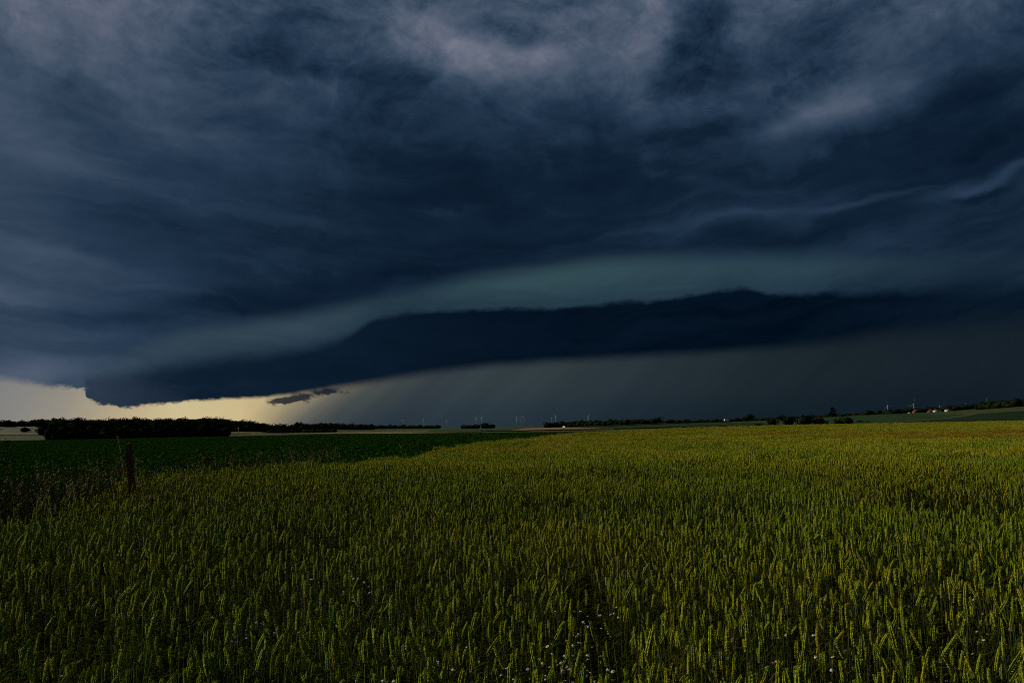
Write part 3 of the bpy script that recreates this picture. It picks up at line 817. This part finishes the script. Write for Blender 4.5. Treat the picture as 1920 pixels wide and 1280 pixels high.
# ------------------------------------------------------------------ weedy bank with its post
def build_bank():
    g = Geo(); r = random.Random(77)
    def grassblade(x, y, z, L, w, a, pitch, droop, m, segs=4):
        vs, fs = [], []; p = Vector((x, y, z)); q = a + math.pi / 2 + r.uniform(-.5, .5)
        for i in range(segs + 1):
            t = i / segs; ww = w * (1 - t * 0.92)
            d = Vector((math.cos(q) * ww, math.sin(q) * ww, 0)); vs += [tuple(p - d), tuple(p + d)]
            p = p + Vector((math.cos(a) * math.cos(pitch), math.sin(a) * math.cos(pitch), math.sin(pitch))) * (L / segs); pitch -= droop / segs
        for i in range(segs): fs.append((2 * i, 2 * i + 1, 2 * i + 3, 2 * i + 2))
        g.add(vs, fs, m)
    n = 0
    while n < 19000:
        y = r.uniform(6.0, 22.0); e = float(wheat_left(y)); b = float(bank_right(y))
        x = r.uniform(b - 0.6, e + 0.15)
        if x < -0.72 * y - 2.5: continue
        n += 1
        tall = vnoise(x, y, 1.1, 71); h = (0.35 + 0.60 * float(tall)) * float(np.interp(y, [6, 8, 9.5, 15, 18, 22], [.4, .5, 1.0, 1.0, .8, .6]))
        dry = r.random() < 0.10
        grassblade(x, y, tz(x, y) - .01, h * r.uniform(.6, 1.35), r.uniform(.0025, .006), r.uniform(0, 6.28), r.uniform(R(62), R(88)), r.uniform(R(10), R(80)), 1 if dry else 0)
    # leafy weeds: nettles and docks
    for _ in range(650):
        y = r.uniform(8.0, 19.0); e = float(wheat_left(y)); b = float(bank_right(y)); x = r.uniform(b - 0.3, e - 0.15)
        if x < -0.72 * y - 2.5: continue
        h = r.uniform(0.55, 1.15) * (1.0 if y > 10 else .7)
        g.tube([(x, y, tz(x, y)), (x + r.uniform(-.06, .06), y + r.uniform(-.06, .06), h)], [.004, .002], 3, 0)
        for k in range(int(h * 16)):
            t = (k + 1) / (h * 16 + 1); a = k * 1.57 + r.uniform(-.3, .3); L = (0.13 - 0.07 * t) * r.uniform(.7, 1.2)
            grassblade(x, y, h * t, L, L * 0.23, a, R(25), R(70), 0, 3)
    # a thicker clump in front of the post
    bx, by, bz = on_ground(255, 13.0)
    for _ in range(70):
        x, y = bx + r.gauss(0, .45), by - r.uniform(0.0, 1.0); h = r.uniform(.75, 1.05)
        g.tube([(x, y, tz(x, y)), (x + r.uniform(-.08, .08), y, h)], [.004, .002], 3, 0)
        for k in range(16):
            t = (k + 1) / 17; L = (0.15 - 0.08 * t) * r.uniform(.7, 1.2)
            grassblade(x, y, h * t, L, L * .22, k * 1.57 + r.uniform(-.3, .3), R(25), R(70), 0, 3)
    # seeding grasses
    for _ in range(480):
        y = r.uniform(8.5, 24.0); e = float(wheat_left(y)); b = float(bank_right(y)); x = r.uniform(b - 0.2, e + 0.1)
        if x < -0.72 * y - 2.5: continue
        h = r.uniform(0.75, 1.30) * (1.0 if y > 9.5 else .75); lean = r.uniform(-.16, .12); z0 = tz(x, y)
        pts = [(x + lean * q * q, y, z0 + h * q) for q in (0, .35, .7, 1.0)]
        g.tube(pts, [.0026, .0022, .0016, .0009], 3, 1, False)
        for k in range(22):
            q = .70 + .30 * k / 22; a = r.uniform(0, 6.28); L = r.uniform(.03, .07) * (1.25 - q)
            grassblade(x + lean * q * q, y, z0 + h * q, L * 2.4, .0042, a, R(r.uniform(20, 70)), R(60), 2 if r.random() < .65 else 1, 2)
    me = g.mesh('weeds', (M_WEED, M_DRY, M_SEED), False)
    o = obj('weeds', me); tag(o, 'dark tangle of grass and nettles on the bank between wheat and green crop', 'weeds', None, 'stuff')
    # seed-headed grass stalks that stand out singly
    def seed_grass(px, d, h, lean, label, dense=1.0, m=M_DRY):
        x, y, z = on_ground(px, d)
        t = thing('grass_stalk', label, 'grass stalk', (x, y, z), 0, 'seeding grass stalks on the bank')
        rr = random.Random(int(px * 7)); P = lambda q: Vector((lean * q * q, rr.uniform(-.002, .002), h * q * (1 - 0.10 * abs(lean) * q)))
        obj('stem', Geo().tube([P(k / 8) for k in range(9)], [.0034, .0034, .0032, .003, .0027, .0024, .002, .0017, .0013], 3).mesh('stem', (m,), True), t)
        s = Geo()
        for k in range(int(34 * dense)):
            q = 0.70 + 0.30 * k / (34 * dense); b = P(q); v, f = grain(rr, 0.024, .0042, .0035)
            M = Matrix.Translation(b) @ Matrix.Rotation(k * 2.4, 4, 'Z') @ Matrix.Rotation(R(rr.uniform(18, 48)) + lean * .5, 4, 'Y') @ Matrix.Translation((.002 + .006 * rr.random(), 0, 0))
            s.add(v @ np.array(M.to_3x3()).T + np.array(M.translation), f)
        obj('seed_head', s.mesh('seed_head', (m,), True), t)
    for px, d, h, lean, lab in (
        (247, 12.7, 1.66, -0.20, 'tall dry grass stalk arching left just above the leaning post'),
        (262, 13.2, 1.32, -0.05, 'dry grass stalk rising beside the right side of the leaning post'),
        (190, 12.0, 1.34, -0.04, 'upright dry grass stalk standing left of the leaning post'),
        (160, 11.0, 1.18, -0.15, 'dry grass stalk leaning left in front of the dark bank'),
        (66, 10.2, 1.05, 0.08, 'pale grass stalk in the weeds near the left edge'),
        (80, 10.0, 0.98, 0.12, 'second pale grass stalk leaning right near the left edge'),
        (22, 9.4, 0.75, -0.12, 'short pale grass stalk bent left beside the bare earth'),
        (556, 21.0, 1.22, -0.06, 'grass stalk standing above the wheat edge before the green crop'),
        (625, 23.5, 1.26, 0.08, 'forked grass stalk at the wheat edge right of the taller one'),
        (755, 30.0, 1.20, -0.12, 'tuft of bent grass at the wheat edge halfway along'),
        (430, 17.5, 1.05, 0.22, 'grass stalk bowed right over the dark crop edge')):
        seed_grass(px, d, h, lean, lab)
    # a tall dock against the far field
    x, y, z = on_ground(13, 10.5)
    t = thing('dock_plant', 'tall dark dock plant with seed clusters at the left edge', 'weed', (x, y, z))
    obj('stem', Geo().tube([(0, 0, 0), (0.02, 0, .7), (0.0, 0, 1.25), (.02, 0, 1.62)], [.006, .005, .003, .0015], 4).mesh('stem', (M_WEED,), True), t)
    rr = random.Random(5); s = Geo()
    for k in range(150):
        q = rr.uniform(0.8, 1.62); a = rr.uniform(0, 6.28); v, f = grain(rr, .02, .006, .005)
        M = Matrix.Translation((.01 + math.cos(a) * .03 * rr.random(), math.sin(a) * .03, q)) @ Matrix.Rotation(a, 4, 'Z') @ Matrix.Rotation(R(40), 4, 'Y')
        s.add(v @ np.array(M.to_3x3()).T + np.array(M.translation), f)
    obj('seed_head', s.mesh('seed_head', (M_WEED,), True), t)
    for k in range(6):
        obj('leaf', blade_geo(rr, (0, 0, .15 + .1 * k), .24, .022, k * 2.2, R(110)).mesh('leaf', (M_WEED,), True), t)
    # the post
    x, y, z = on_ground(263, 13.8)
    t = thing('fence_post', 'weathered brown wooden post leaning left on the weedy bank', 'post', (x, y, z), R(20))
    bmv = []; n = 4; rr = random.Random(3)
    for k in range(8):
        q = k / 7; c = Vector((-0.16 * q, 0.02 * q, -0.12 + 1.62 * q)); w = 0.041 + rr.uniform(-.003, .003)
        for i, (sx, sy) in enumerate(((-1, -1), (-.9, -1), (.9, -1), (1, -.9), (1, .9), (.9, 1), (-.9, 1), (-1, .9))):
            bmv.append((c.x + sx * w + rr.uniform(-.0015, .0015), c.y + sy * w, c.z + (0.012 * sx if k == 7 else 0)))
    fs = [(k * 8 + i, k * 8 + (i + 1) % 8, (k + 1) * 8 + (i + 1) % 8, (k + 1) * 8 + i) for k in range(7) for i in range(8)]
    tp = len(bmv); bmv.append((-0.16, 0.02, 1.51))
    fs3 = [(56 + i, 56 + (i + 1) % 8, tp, tp) for i in range(8)]
    g2 = Geo().add(bmv, fs); g2.f.append(np.array([f[:3] for f in fs3])); g2.m.append(np.zeros(8))
    obj('shaft', g2.mesh('shaft', (M_POST,)), t)
    obj('staple', Geo().tube([(-.166, -.02, 1.2), (-.186, 0, 1.22), (-.166, .02, 1.2)], .003, 4).mesh('staple', (M_RUBBER,)), t)
build_bank()

# ------------------------------------------------------------------ camomile
def daisy_meshes():
    r = random.Random(8); out = []
    for kind in range(4):
        g = Geo(); n = 13
        droop = (R(-8), R(15), R(38), R(60))[kind]
        for k in range(n):
            a = 2 * math.pi * k / n; L = 0.0105 * r.uniform(.9, 1.1); w = .0026
            c, s = math.cos(a), math.sin(a); dz = math.tan(droop) * 0.5
            P = lambda d, o, z: (c * d - s * o, s * d + c * o, z)
            g.add([P(.003, -w * .5, 0), P(.003, w * .5, 0), P(.003 + L * .6, w, -L * .6 * dz * .6), P(.003 + L * .6, -w, -L * .6 * dz * .6), P(.003 + L, 0, -L * dz * 1.4)],
                  [(0, 1, 2, 3), (3, 2, 4, 4)])
        d = Geo()
        vs, fs = [(0, 0, .0052)], []
        for z, q in ((.0036, .0030), (.0, .0044)):
            for k in range(7): vs.append((math.cos(k * .8976) * q, math.sin(k * .8976) * q, z))
        fs3 = [(0, 1 + k, 1 + (k + 1) % 7) for k in range(7)]
        d.add(vs, [(1 + k, 8 + k, 8 + (k + 1) % 7, 1 + (k + 1) % 7) for k in range(7)]); d.f.append(np.array(fs3)); d.m.append(np.zeros(7))
        out.append((g.mesh('petals', (M_PETAL,)), d.mesh('disc', (M_DISC,), True)))
    return out
def build_daisies():
    kinds = daisy_meshes(); r = random.Random(21)
    for fx, fy, fr, count, words in FLOWERS:
        for c in range(count):
            x, y = fx + r.gauss(0, fr * .6), fy + r.gauss(0, fr * .8)
            h = r.uniform(0.54, 0.78) if fy < 8 else r.uniform(.62, .86)
            t = thing('camomile', f'white camomile with yellow centres {words}', 'flower', (x, y, tz(x, y)), r.uniform(0, 6.28), f'camomile {words}')
            stem = Geo(); heads = []
            stem.tube([(0, 0, 0), (r.uniform(-.02, .02), r.uniform(-.02, .02), h * .55), (0.01, 0, h * .75)], [.0022, .0018, .0014], 3)
            for k in range(r.randint(3, 6)):
                a = r.uniform(0, 6.28); q = r.uniform(.02, .12); p = (math.cos(a) * q, math.sin(a) * q, h * r.uniform(.85, 1.04))
                s0 = h * r.uniform(.45, .7)
                stem.tube([(0, 0, s0), (p[0] * .6, p[1] * .6, (s0 + p[2]) / 2), p], [.0012, .001, .0009], 3)
                heads.append(p)
            for k in range(26):
                a = r.uniform(0, 6.28); z = h * r.uniform(.1, .8); L = r.uniform(.02, .06)
                stem.add([(0, 0, z), (math.cos(a) * L, math.sin(a) * L, z + L * .5), (math.cos(a + .25) * L * .7, math.sin(a + .25) * L * .7, z + L * .3)], [(0, 1, 2)])
            obj('stem', stem.mesh('stem', (M_WEED,)), t)
            for p in heads:
                pm, dm = kinds[r.randint(0, 3)]
                hd = obj('flower_head', pm, t, p); hd.rotation_euler = (r.uniform(-.5, .5), r.uniform(-.5, .5), 0)
                sc = r.uniform(.5, .78); hd.scale = (sc,) * 3
                obj('disc', dm, hd)
build_daisies()

# ------------------------------------------------------------------ trees and woods
def crown_pts(r, n, cx, cy, cz, rx, ry, rz, lumps=6):
    L = [(cx + float(np.clip(r.normal(0, .42), -.7, .7)) * rx, cy + float(np.clip(r.normal(0, .42), -.7, .7)) * ry, cz + float(np.clip(r.normal(0, .34), -.6, .5)) * rz, r.uniform(.38, .62)) for _ in range(lumps)]
    L.append((cx, cy, cz, .72))
    L = np.array(L); k = r.integers(0, len(L), n)
    d = r.normal(size=(n, 3)); d /= np.linalg.norm(d, axis=1)[:, None]
    rad = r.random(n) ** 0.33
    return L[k, :3] + d * rad[:, None] * L[k, 3:4] * np.array([rx, ry, rz])
def leaf_quads(r, P, size):
    n = len(P)
    u = r.normal(size=(n, 3)); u /= np.linalg.norm(u, axis=1)[:, None]
    w = np.cross(u, r.normal(size=(n, 3))); w /= np.linalg.norm(w, axis=1)[:, None]
    s = size * r.uniform(.6, 1.3, n)[:, None]
    v = np.stack([P - u * s, P - w * s * .7, P + u * s, P + w * s * .7], 1).reshape(-1, 3)
    return v, np.arange(n * 4).reshape(-1, 4)
def heart(x, y, z, rw, rh):
    v = [(x + math.cos(k * .7854 + i) * rw * q, y + math.sin(k * .7854 + i) * rw * q, z + rh * s) for i, (s, q) in enumerate(((-1, .6), (-.5, .95), (.1, 1), (.62, .78), (.98, .2))) for k in range(8)]
    f = [(i * 8 + k, i * 8 + (k + 1) % 8, i * 8 + 8 + (k + 1) % 8, i * 8 + 8 + k) for i in range(4) for k in range(8)]
    return np.array(v), np.array(f)
def tree(name, label, px, dist, hpx, wpx, group=None, seed=0, trunk=0.22, n=420, cat='tree', shape=None, extra_z=0.0):
    r = np.random.default_rng(seed + int(px * 10)); x, y, z = on_ground(px, dist)
    k = dist / FPX; H, W = hpx * k, wpx * k
    t = thing(name, label, cat, (x, y, z - 0.1), 0, group)
    g = Geo().tube([(0, 0, 0), (W * .02, 0, H * .35), (-W * .01, 0, H * .75)], [H * .035, H * .025, H * .008], 6)
    for q in range(5):
        a = q * 1.3; s0 = H * (0.2 + .1 * q); g.tube([(0, 0, s0), (math.cos(a) * W * .28, math.sin(a) * W * .28, s0 + H * .22)], [H * .012, H * .004], 4)
    obj('trunk', g.mesh('trunk', (M_BARK,), True), t)
    if shape: P = np.concatenate([crown_pts(r, int(n * f), 0, 0, H * c, W * w / 2, W * w / 2, H * hh / 2, 4) for c, w, hh, f in shape])
    else: P = crown_pts(r, n, 0, 0, H * (0.5 + trunk / 2), W * .5, W * .5, H * (1 - trunk) * .52, 7)
    P[:, 2] = np.maximum(P[:, 2], H * .03)
    v, f = leaf_quads(r, P, max(W, H) * 0.048)
    if not shape:
        v2, f2 = heart(0, 0, H * (0.48 + trunk / 2), W * .34, H * (1 - trunk) * .36); f = np.concatenate([f, f2 + len(v)]); v = np.concatenate([v, v2])
    obj('crown', mesh_np('crown', v, f, (M_TREE,)), t)
    return t

def wood(name, label, line, rows, spacing, hgt, seed, n=190, jag=0.18):
    """a far wood that reads as one mass: line of (photograph column, distance)"""
    r = np.random.default_rng(seed); V, F, off = [], [], 0
    pts = [on_ground(*q)[:2] for q in line]
    seg = [np.array(p) for p in pts]
    for a, b, in zip(seg[:-1], seg[1:]):
        L = np.linalg.norm(b - a); m = max(2, int(L / spacing))
        for i in range(m):
            for k in range(rows):
                p = a + (b - a) * (i + r.random()) / m; away = p / np.linalg.norm(p); p = p + away * k * spacing * .9 + r.normal(0, spacing * .2, 2)
                h = hgt * (1 + r.normal(0, jag)) ; w = spacing * r.uniform(.7, 1.15); z = tz(*p)
                P = crown_pts(r, n, p[0], p[1], z + h * .52, w, w, h * .50, 4)
                P[:, 2] = np.maximum(P[:, 2], z)
                v, f = leaf_quads(r, P, h * .075); V.append(v); F.append(f + off); off += len(v)
                v, f = heart(p[0], p[1], z + h * .40, w * .60, h * .40); V.append(v); F.append(f + off); off += len(v)
    o = obj(name, mesh_np(name, np.concatenate(V), np.concatenate(F), (M_TREE,)))
    return tag(o, label, 'wood', None, 'stuff')
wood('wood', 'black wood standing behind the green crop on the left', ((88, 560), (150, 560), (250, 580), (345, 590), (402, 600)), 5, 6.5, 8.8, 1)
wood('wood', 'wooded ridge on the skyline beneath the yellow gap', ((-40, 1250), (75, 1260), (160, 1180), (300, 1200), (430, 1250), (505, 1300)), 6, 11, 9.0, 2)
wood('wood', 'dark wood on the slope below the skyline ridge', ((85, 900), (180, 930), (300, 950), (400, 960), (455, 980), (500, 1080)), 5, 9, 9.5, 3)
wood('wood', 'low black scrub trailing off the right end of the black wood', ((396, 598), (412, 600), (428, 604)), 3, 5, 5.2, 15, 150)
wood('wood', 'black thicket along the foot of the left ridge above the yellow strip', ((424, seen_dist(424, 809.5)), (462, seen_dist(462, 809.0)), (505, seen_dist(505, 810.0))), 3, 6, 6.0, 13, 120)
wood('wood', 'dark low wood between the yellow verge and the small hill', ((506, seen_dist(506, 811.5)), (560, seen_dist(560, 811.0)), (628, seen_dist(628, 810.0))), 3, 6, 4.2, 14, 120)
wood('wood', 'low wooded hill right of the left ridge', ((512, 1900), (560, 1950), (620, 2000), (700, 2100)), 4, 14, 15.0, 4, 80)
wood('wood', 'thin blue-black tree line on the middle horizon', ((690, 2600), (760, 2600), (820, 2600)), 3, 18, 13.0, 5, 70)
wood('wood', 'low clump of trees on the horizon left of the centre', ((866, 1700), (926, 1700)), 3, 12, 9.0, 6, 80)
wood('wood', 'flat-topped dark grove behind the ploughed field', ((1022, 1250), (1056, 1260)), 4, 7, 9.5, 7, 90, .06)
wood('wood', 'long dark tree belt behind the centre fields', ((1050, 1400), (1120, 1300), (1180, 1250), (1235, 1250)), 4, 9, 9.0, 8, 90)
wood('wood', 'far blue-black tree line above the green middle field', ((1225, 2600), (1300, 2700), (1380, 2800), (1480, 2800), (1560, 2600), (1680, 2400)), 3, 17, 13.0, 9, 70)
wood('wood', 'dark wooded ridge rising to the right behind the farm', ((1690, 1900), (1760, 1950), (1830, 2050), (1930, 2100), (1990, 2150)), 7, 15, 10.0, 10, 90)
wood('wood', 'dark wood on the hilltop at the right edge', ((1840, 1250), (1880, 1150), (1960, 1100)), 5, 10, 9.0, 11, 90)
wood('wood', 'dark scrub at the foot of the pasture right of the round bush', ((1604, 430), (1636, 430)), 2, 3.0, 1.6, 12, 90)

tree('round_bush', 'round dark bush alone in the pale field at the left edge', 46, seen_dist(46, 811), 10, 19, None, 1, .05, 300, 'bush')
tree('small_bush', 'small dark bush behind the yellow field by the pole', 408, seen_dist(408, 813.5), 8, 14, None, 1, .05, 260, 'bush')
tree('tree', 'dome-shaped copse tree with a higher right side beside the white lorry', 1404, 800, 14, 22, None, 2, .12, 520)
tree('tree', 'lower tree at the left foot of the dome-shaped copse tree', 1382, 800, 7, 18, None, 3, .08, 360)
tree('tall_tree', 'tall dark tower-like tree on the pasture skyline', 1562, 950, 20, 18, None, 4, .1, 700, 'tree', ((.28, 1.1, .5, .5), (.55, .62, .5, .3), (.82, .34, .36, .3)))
for i, (px, d, h, w, lab) in enumerate((
    (1418, 300, 9, 22, 'flat dark bush leftmost in the hedge at the wheat edge'),
    (1448, 300, 20, 22, 'rough pointed bush second from left in the hedge at the wheat edge'),
    (1478, 305, 22, 28, 'tall twin-topped hedge bush in the middle at the wheat edge'),
    (1510, 310, 23, 32, 'broad tallest hedge bush at the wheat edge'),
    (1535, 310, 17, 26, 'sloping hedge bush right of the tallest one'),
    (1571, 320, 13, 14, 'narrow low bush just left of the round hedge bush'),
    (1590, 320, 17, 26, 'round dark bush at the right end of the hedge'))):
    tree('hedge_bush', lab, px, d, h, w, None, 20 + i, .03, 520, 'bush')
for i, (px, d, h, w, lab) in enumerate((
    (1630, 1350, 10, 19, 'low dark tree furthest left on the pasture skyline'),
    (1650, 1350, 9, 12, 'rounded dark tree second on the pasture skyline'),
    (1683, 1350, 10, 15, 'dark domed tree next to the farm on the pasture skyline'),
    (1700, 1400, 7, 12, 'small dark tree left of the brick barn'),
    (1732, 1400, 8, 16, 'dark tree between the brick barn and the white house'),
    (1769, 1420, 6, 9, 'small dark tree between the two white gables'),
    (1790, 1420, 7, 14, 'dark tree right of the last white gable'))):
    tree('farm_tree', lab, px, d, h, w, None, 40 + i, .12, 360)

# ------------------------------------------------------------------ farm, vehicles, poles
def house(name, label, px, dist, w, d, hw, hr, rz, wall, roof, cat='house', windows=3, chimney=True):
    x, y, z = on_ground(px, dist)
    t = thing(name, label, cat, (x, y, z), rz)
    g = Geo().box(-w / 2, w / 2, -d / 2, d / 2, -1.5, hw)
    g.add([(-w / 2, -d / 2, hw), (-w / 2, d / 2, hw), (-w / 2, 0, hw + hr), (w / 2, -d / 2, hw), (w / 2, d / 2, hw), (w / 2, 0, hw + hr)], [(0, 2, 1, 1), (3, 4, 5, 5)])
    obj('wall', g.mesh('wall', (wall,)), t)
    o = .35; th = .14; q = Geo()
    for s in (-1, 1):
        sl = hr / (d / 2); yb = s * (d / 2 + o); zb = hw - o * sl
        a = [(-w / 2 - o, yb, zb + .02), (w / 2 + o, yb, zb + .02), (w / 2 + o, 0, hw + hr + .02), (-w / 2 - o, 0, hw + hr + .02)]
        b = [(p[0], p[1], p[2] + th) for p in a]
        q.add(a + b, [(0, 1, 2, 3), (4, 7, 6, 5), (0, 4, 5, 1), (1, 5, 6, 2), (2, 6, 7, 3), (3, 7, 4, 0)])
    rf = obj('roof', q.mesh('roof', (roof,)), t)
    if chimney: obj('chimney', Geo().box(w * .28, w * .28 + .6, -.3, .3, hw + hr - .5, hw + hr + .9).mesh('chimney', (M_BRICK,)), rf)
    for k in range(windows):
        wx = -w / 2 + (k + .5) * w / windows
        dr = k == windows // 2 and windows > 1
        f = obj('door' if dr else 'window', Geo().box(wx - .5, wx + .5, -d / 2 - .05, -d / 2 + .05, 0.0 if dr else .9, 2.0).mesh('opening', (M_BARK if dr else M_WHITE,)), t)
        if not dr: obj('pane', Geo().box(wx - .42, wx + .42, -d / 2 - .07, -d / 2 - .055, .98, 1.92).mesh('pane', (M_GLASS,)), f)
    for s in (-1,):
        f = obj('window', Geo().box(-w / 2 - .05, -w / 2 + .05, -.5, .5, 1.0, 2.1).mesh('opening', (M_WHITE,)), t)
        obj('pane', Geo().box(-w / 2 - .07, -w / 2 - .055, -.42, .42, 1.08, 2.02).mesh('pane', (M_GLASS,)), f)
    return t
house('brick_barn', 'red brick barn with tiled roof among the farm trees', 1717, 1390, 7.0, 6.0, 2.8, 2.2, R(30), M_BRICK, M_TILE, 'barn', 3, False)
house('white_house', 'white farmhouse with pointed gable, left of the pair of white gables', 1755, 1400, 8.5, 6.0, 3.0, 2.4, R(70), M_PLASTER, M_TILE)
house('farm_shed', 'long low white shed joined to the right of the farmhouse', 1762, 1405, 6.0, 4.5, 2.0, 1.0, R(40), M_PLASTER, M_SLATE, 'shed', 2, False)
house('white_house', 'white gable end standing apart at the right end of the farm', 1777, 1400, 7.0, 5.0, 3.2, 1.9, R(80), M_PLASTER, M_SLATE)
house('brown_barn', 'brown barn with dark tiled roof left of the white farmhouse', 1746, 1410, 8.0, 6.0, 2.4, 2.0, R(15), M_BRICK, M_TILE, 'barn', 2, False)
house('low_shed', 'low white shed left of the red brick barn', 1706, 1385, 4.2, 3.0, 1.4, .7, R(45), M_PLASTER, M_SLATE, 'shed', 2, False)
house('hillside_house', 'small pale house on the wooded slope above the yellow field', 458, 1000, 4.0, 4.0, 3.0, 1.4, R(75), M_PLASTER, M_SLATE, 'house', 2, False)

def vehicle(name, label, cat, px, dist, L, W, H, rz, cab=0.25, lorry=False):
    x, y, z = on_ground(px, dist)
    t = thing(name, label, cat, (x, y, z + .9), rz)
    prof = ([(-L / 2, .35), (L / 2, .35), (L / 2, H * .55), (L / 2 - L * .08, H * .62), (L / 2 - L * .2, H), (-L / 2, H)] if not lorry
            else [(-L / 2, .6), (L / 2 - 1.9, .6), (L / 2 - 1.9, H), (-L / 2, H)])
    n = len(prof); v = [(a, s * W / 2, b) for s in (-1, 1) for a, b in prof]
    g = Geo().add(v, [(i, (i + 1) % n, n + (i + 1) % n, n + i) for i in range(n)])
    for s in (0, n): g.f.append(np.array([(s, s + i, s + i + 1) for i in range(1, n - 1)])); g.m.append(np.zeros(n - 2))
    obj('body', g.mesh('body', (M_WHITE,)), t)
    if lorry:
        c = obj('cab', Geo().box(L / 2 - 1.8, L / 2, -W / 2 + .05, W / 2 - .05, .5, H * .8).mesh('cab', (M_WHITE,)), t)
        obj('windscreen', Geo().box(L / 2 + .005, L / 2 + .03, -W / 2 + .2, W / 2 - .2, H * .48, H * .74).mesh('windscreen', (M_GLASS,)), c)
    else:
        for s in (-1, 1): obj('window', Geo().box(-L * .1, L * .22, s * (W / 2 + .01) - .01, s * (W / 2 + .01) + .01, H * .6, H * .88).mesh('window', (M_GLASS,)), t)
    for wx in (-L * .32, L * .33):
        for s in (-1, 1):
            obj('wheel', Geo().tube([(wx, s * (W / 2 - .22), .36), (wx, s * (W / 2 + .02), .36)], .36, 12).mesh('wheel', (M_RUBBER,)), t)
vehicle('white_lorry', 'long white lorry on the lane left of the copse', 'lorry', 1363, 905, 5.4, 2.2, 2.3, R(8), lorry=True)
vehicle('white_car', 'small white car on the verge before the ploughed field', 'car', 1058, 640, 3.6, 1.7, 1.3, R(75))

def pole(px, dist, h):
    x, y, z = on_ground(px, dist)
    t = thing('utility_pole', 'pale thin utility pole in the yellow field below the left ridge', 'pole', (x, y, z))
    obj('shaft', Geo().tube([(0, 0, 0), (0, 0, h)], [.22, .14], 8).mesh('shaft', (M_PLASTER,), True), t)
    obj('crossarm', Geo().box(-.9, .9, -.08, .08, h - .7, h - .5).mesh('crossarm', (M_PLASTER,)), t)
pole(447, seen_dist(447, 813), 11 * seen_dist(447, 813) / FPX)

# ------------------------------------------------------------------ wind turbines
def turbine_meshes():
    tower = Geo().tube([(0, 0, 0), (0, 0, 40), (0, 0, 80)], [1.7, 1.3, .9], 12).mesh('tower', (M_TURB,), True)
    nac = Geo().box(-1.8, 1.8, -3, 6.5, 79.2, 83).mesh('nacelle', (M_TURB,))
    hub = Geo().tube([(0, -5.4, 81.2), (0, -4.6, 81.2), (0, -3.0, 81.2)], [.3, 1.3, 1.6], 10).mesh('hub', (M_TURB,), True)
    vs, fs = [], []
    prof = ((1.5, .6, .6), (6, 1.1, .3), (16, .8, .2), (30, .5, .12), (40, .2, .05))
    for q, c, th in prof: vs += [(-c * .35, 0, q), (0, -th, q), (c * .65, 0, q), (0, th, q)]
    for i in range(len(prof) - 1):
        for k in range(4): fs.append((i * 4 + k, i * 4 + (k + 1) % 4, i * 4 + 4 + (k + 1) % 4, i * 4 + 4 + k))
    fs.append((16, 17, 18, 19))
    return tower, nac, hub, Geo().add(vs, fs).mesh('blade', (M_TURB,), True)
def build_turbines():
    tw, nc, hb, bl = turbine_meshes(); r = random.Random(4)
    for i, (px, top, dist, words) in enumerate((
        (757.5, 794, 5600, 'faint leftmost wind turbine above the tree line'), (795, 793, 5200, 'second wind turbine from the left, standing alone'),
        (837, 795, 5800, 'short wind turbine just left of the horizon clump'), (893, 790, 5000, 'tall wind turbine over the horizon clump, left of a pair'),
        (903, 790, 5100, 'tall wind turbine over the horizon clump, right of a pair'), (969, 790, 5000, 'wind turbine left of the pair near the centre'),
        (983, 788, 4800, 'taller wind turbine of the pair near the centre'), (977.5, 787, 6200, 'faint far wind turbine between the pair near the centre'),
        (1042.5, 786, 4900, 'wind turbine rising behind the flat-topped grove'), (1035, 789, 6200, 'faint wind turbine left over the flat-topped grove'),
        (1103.5, 783, 4700, 'lone wind turbine over the left end of the long tree belt'),
        (1666, 762, 4600, 'wind turbine between the skyline trees left of the farm'), (1715, 761, 4600, 'wind turbine rising behind the red brick barn'),
        (1764, 760, 5600, 'faint wind turbine behind the white farmhouse'), (1811, 759, 6000, 'faint wind turbine over the right wooded ridge'),
        (1851.5, 751, 5000, 'rightmost wind turbine over the wooded ridge'))):
        a = paz(px); x, y = math.sin(a) * dist, math.cos(a) * dist
        d = pdir(px, top); zt = EYE + d.z / math.hypot(d.x, d.y) * dist      # height of the blade tips
        z = tz(x, y); s = 1.0
        s = max(0.75, min(1.5, (zt - z) / 100.0))
        t = thing('wind_turbine', words, 'turbine', (x, y, z), -a + R(r.uniform(-25, 25)), 'wind turbines on the horizon')
        t.scale = (s, s, s)
        obj('tower', tw, t); obj('nacelle', nc, t); h = obj('hub', hb, t)
        ph = r.uniform(0, 120)
        for k in range(3):
            b = obj('blade', bl, t, (0, -4.4, 81.2)); b.rotation_euler = (0, R(ph + 120 * k), 0)
build_turbines()
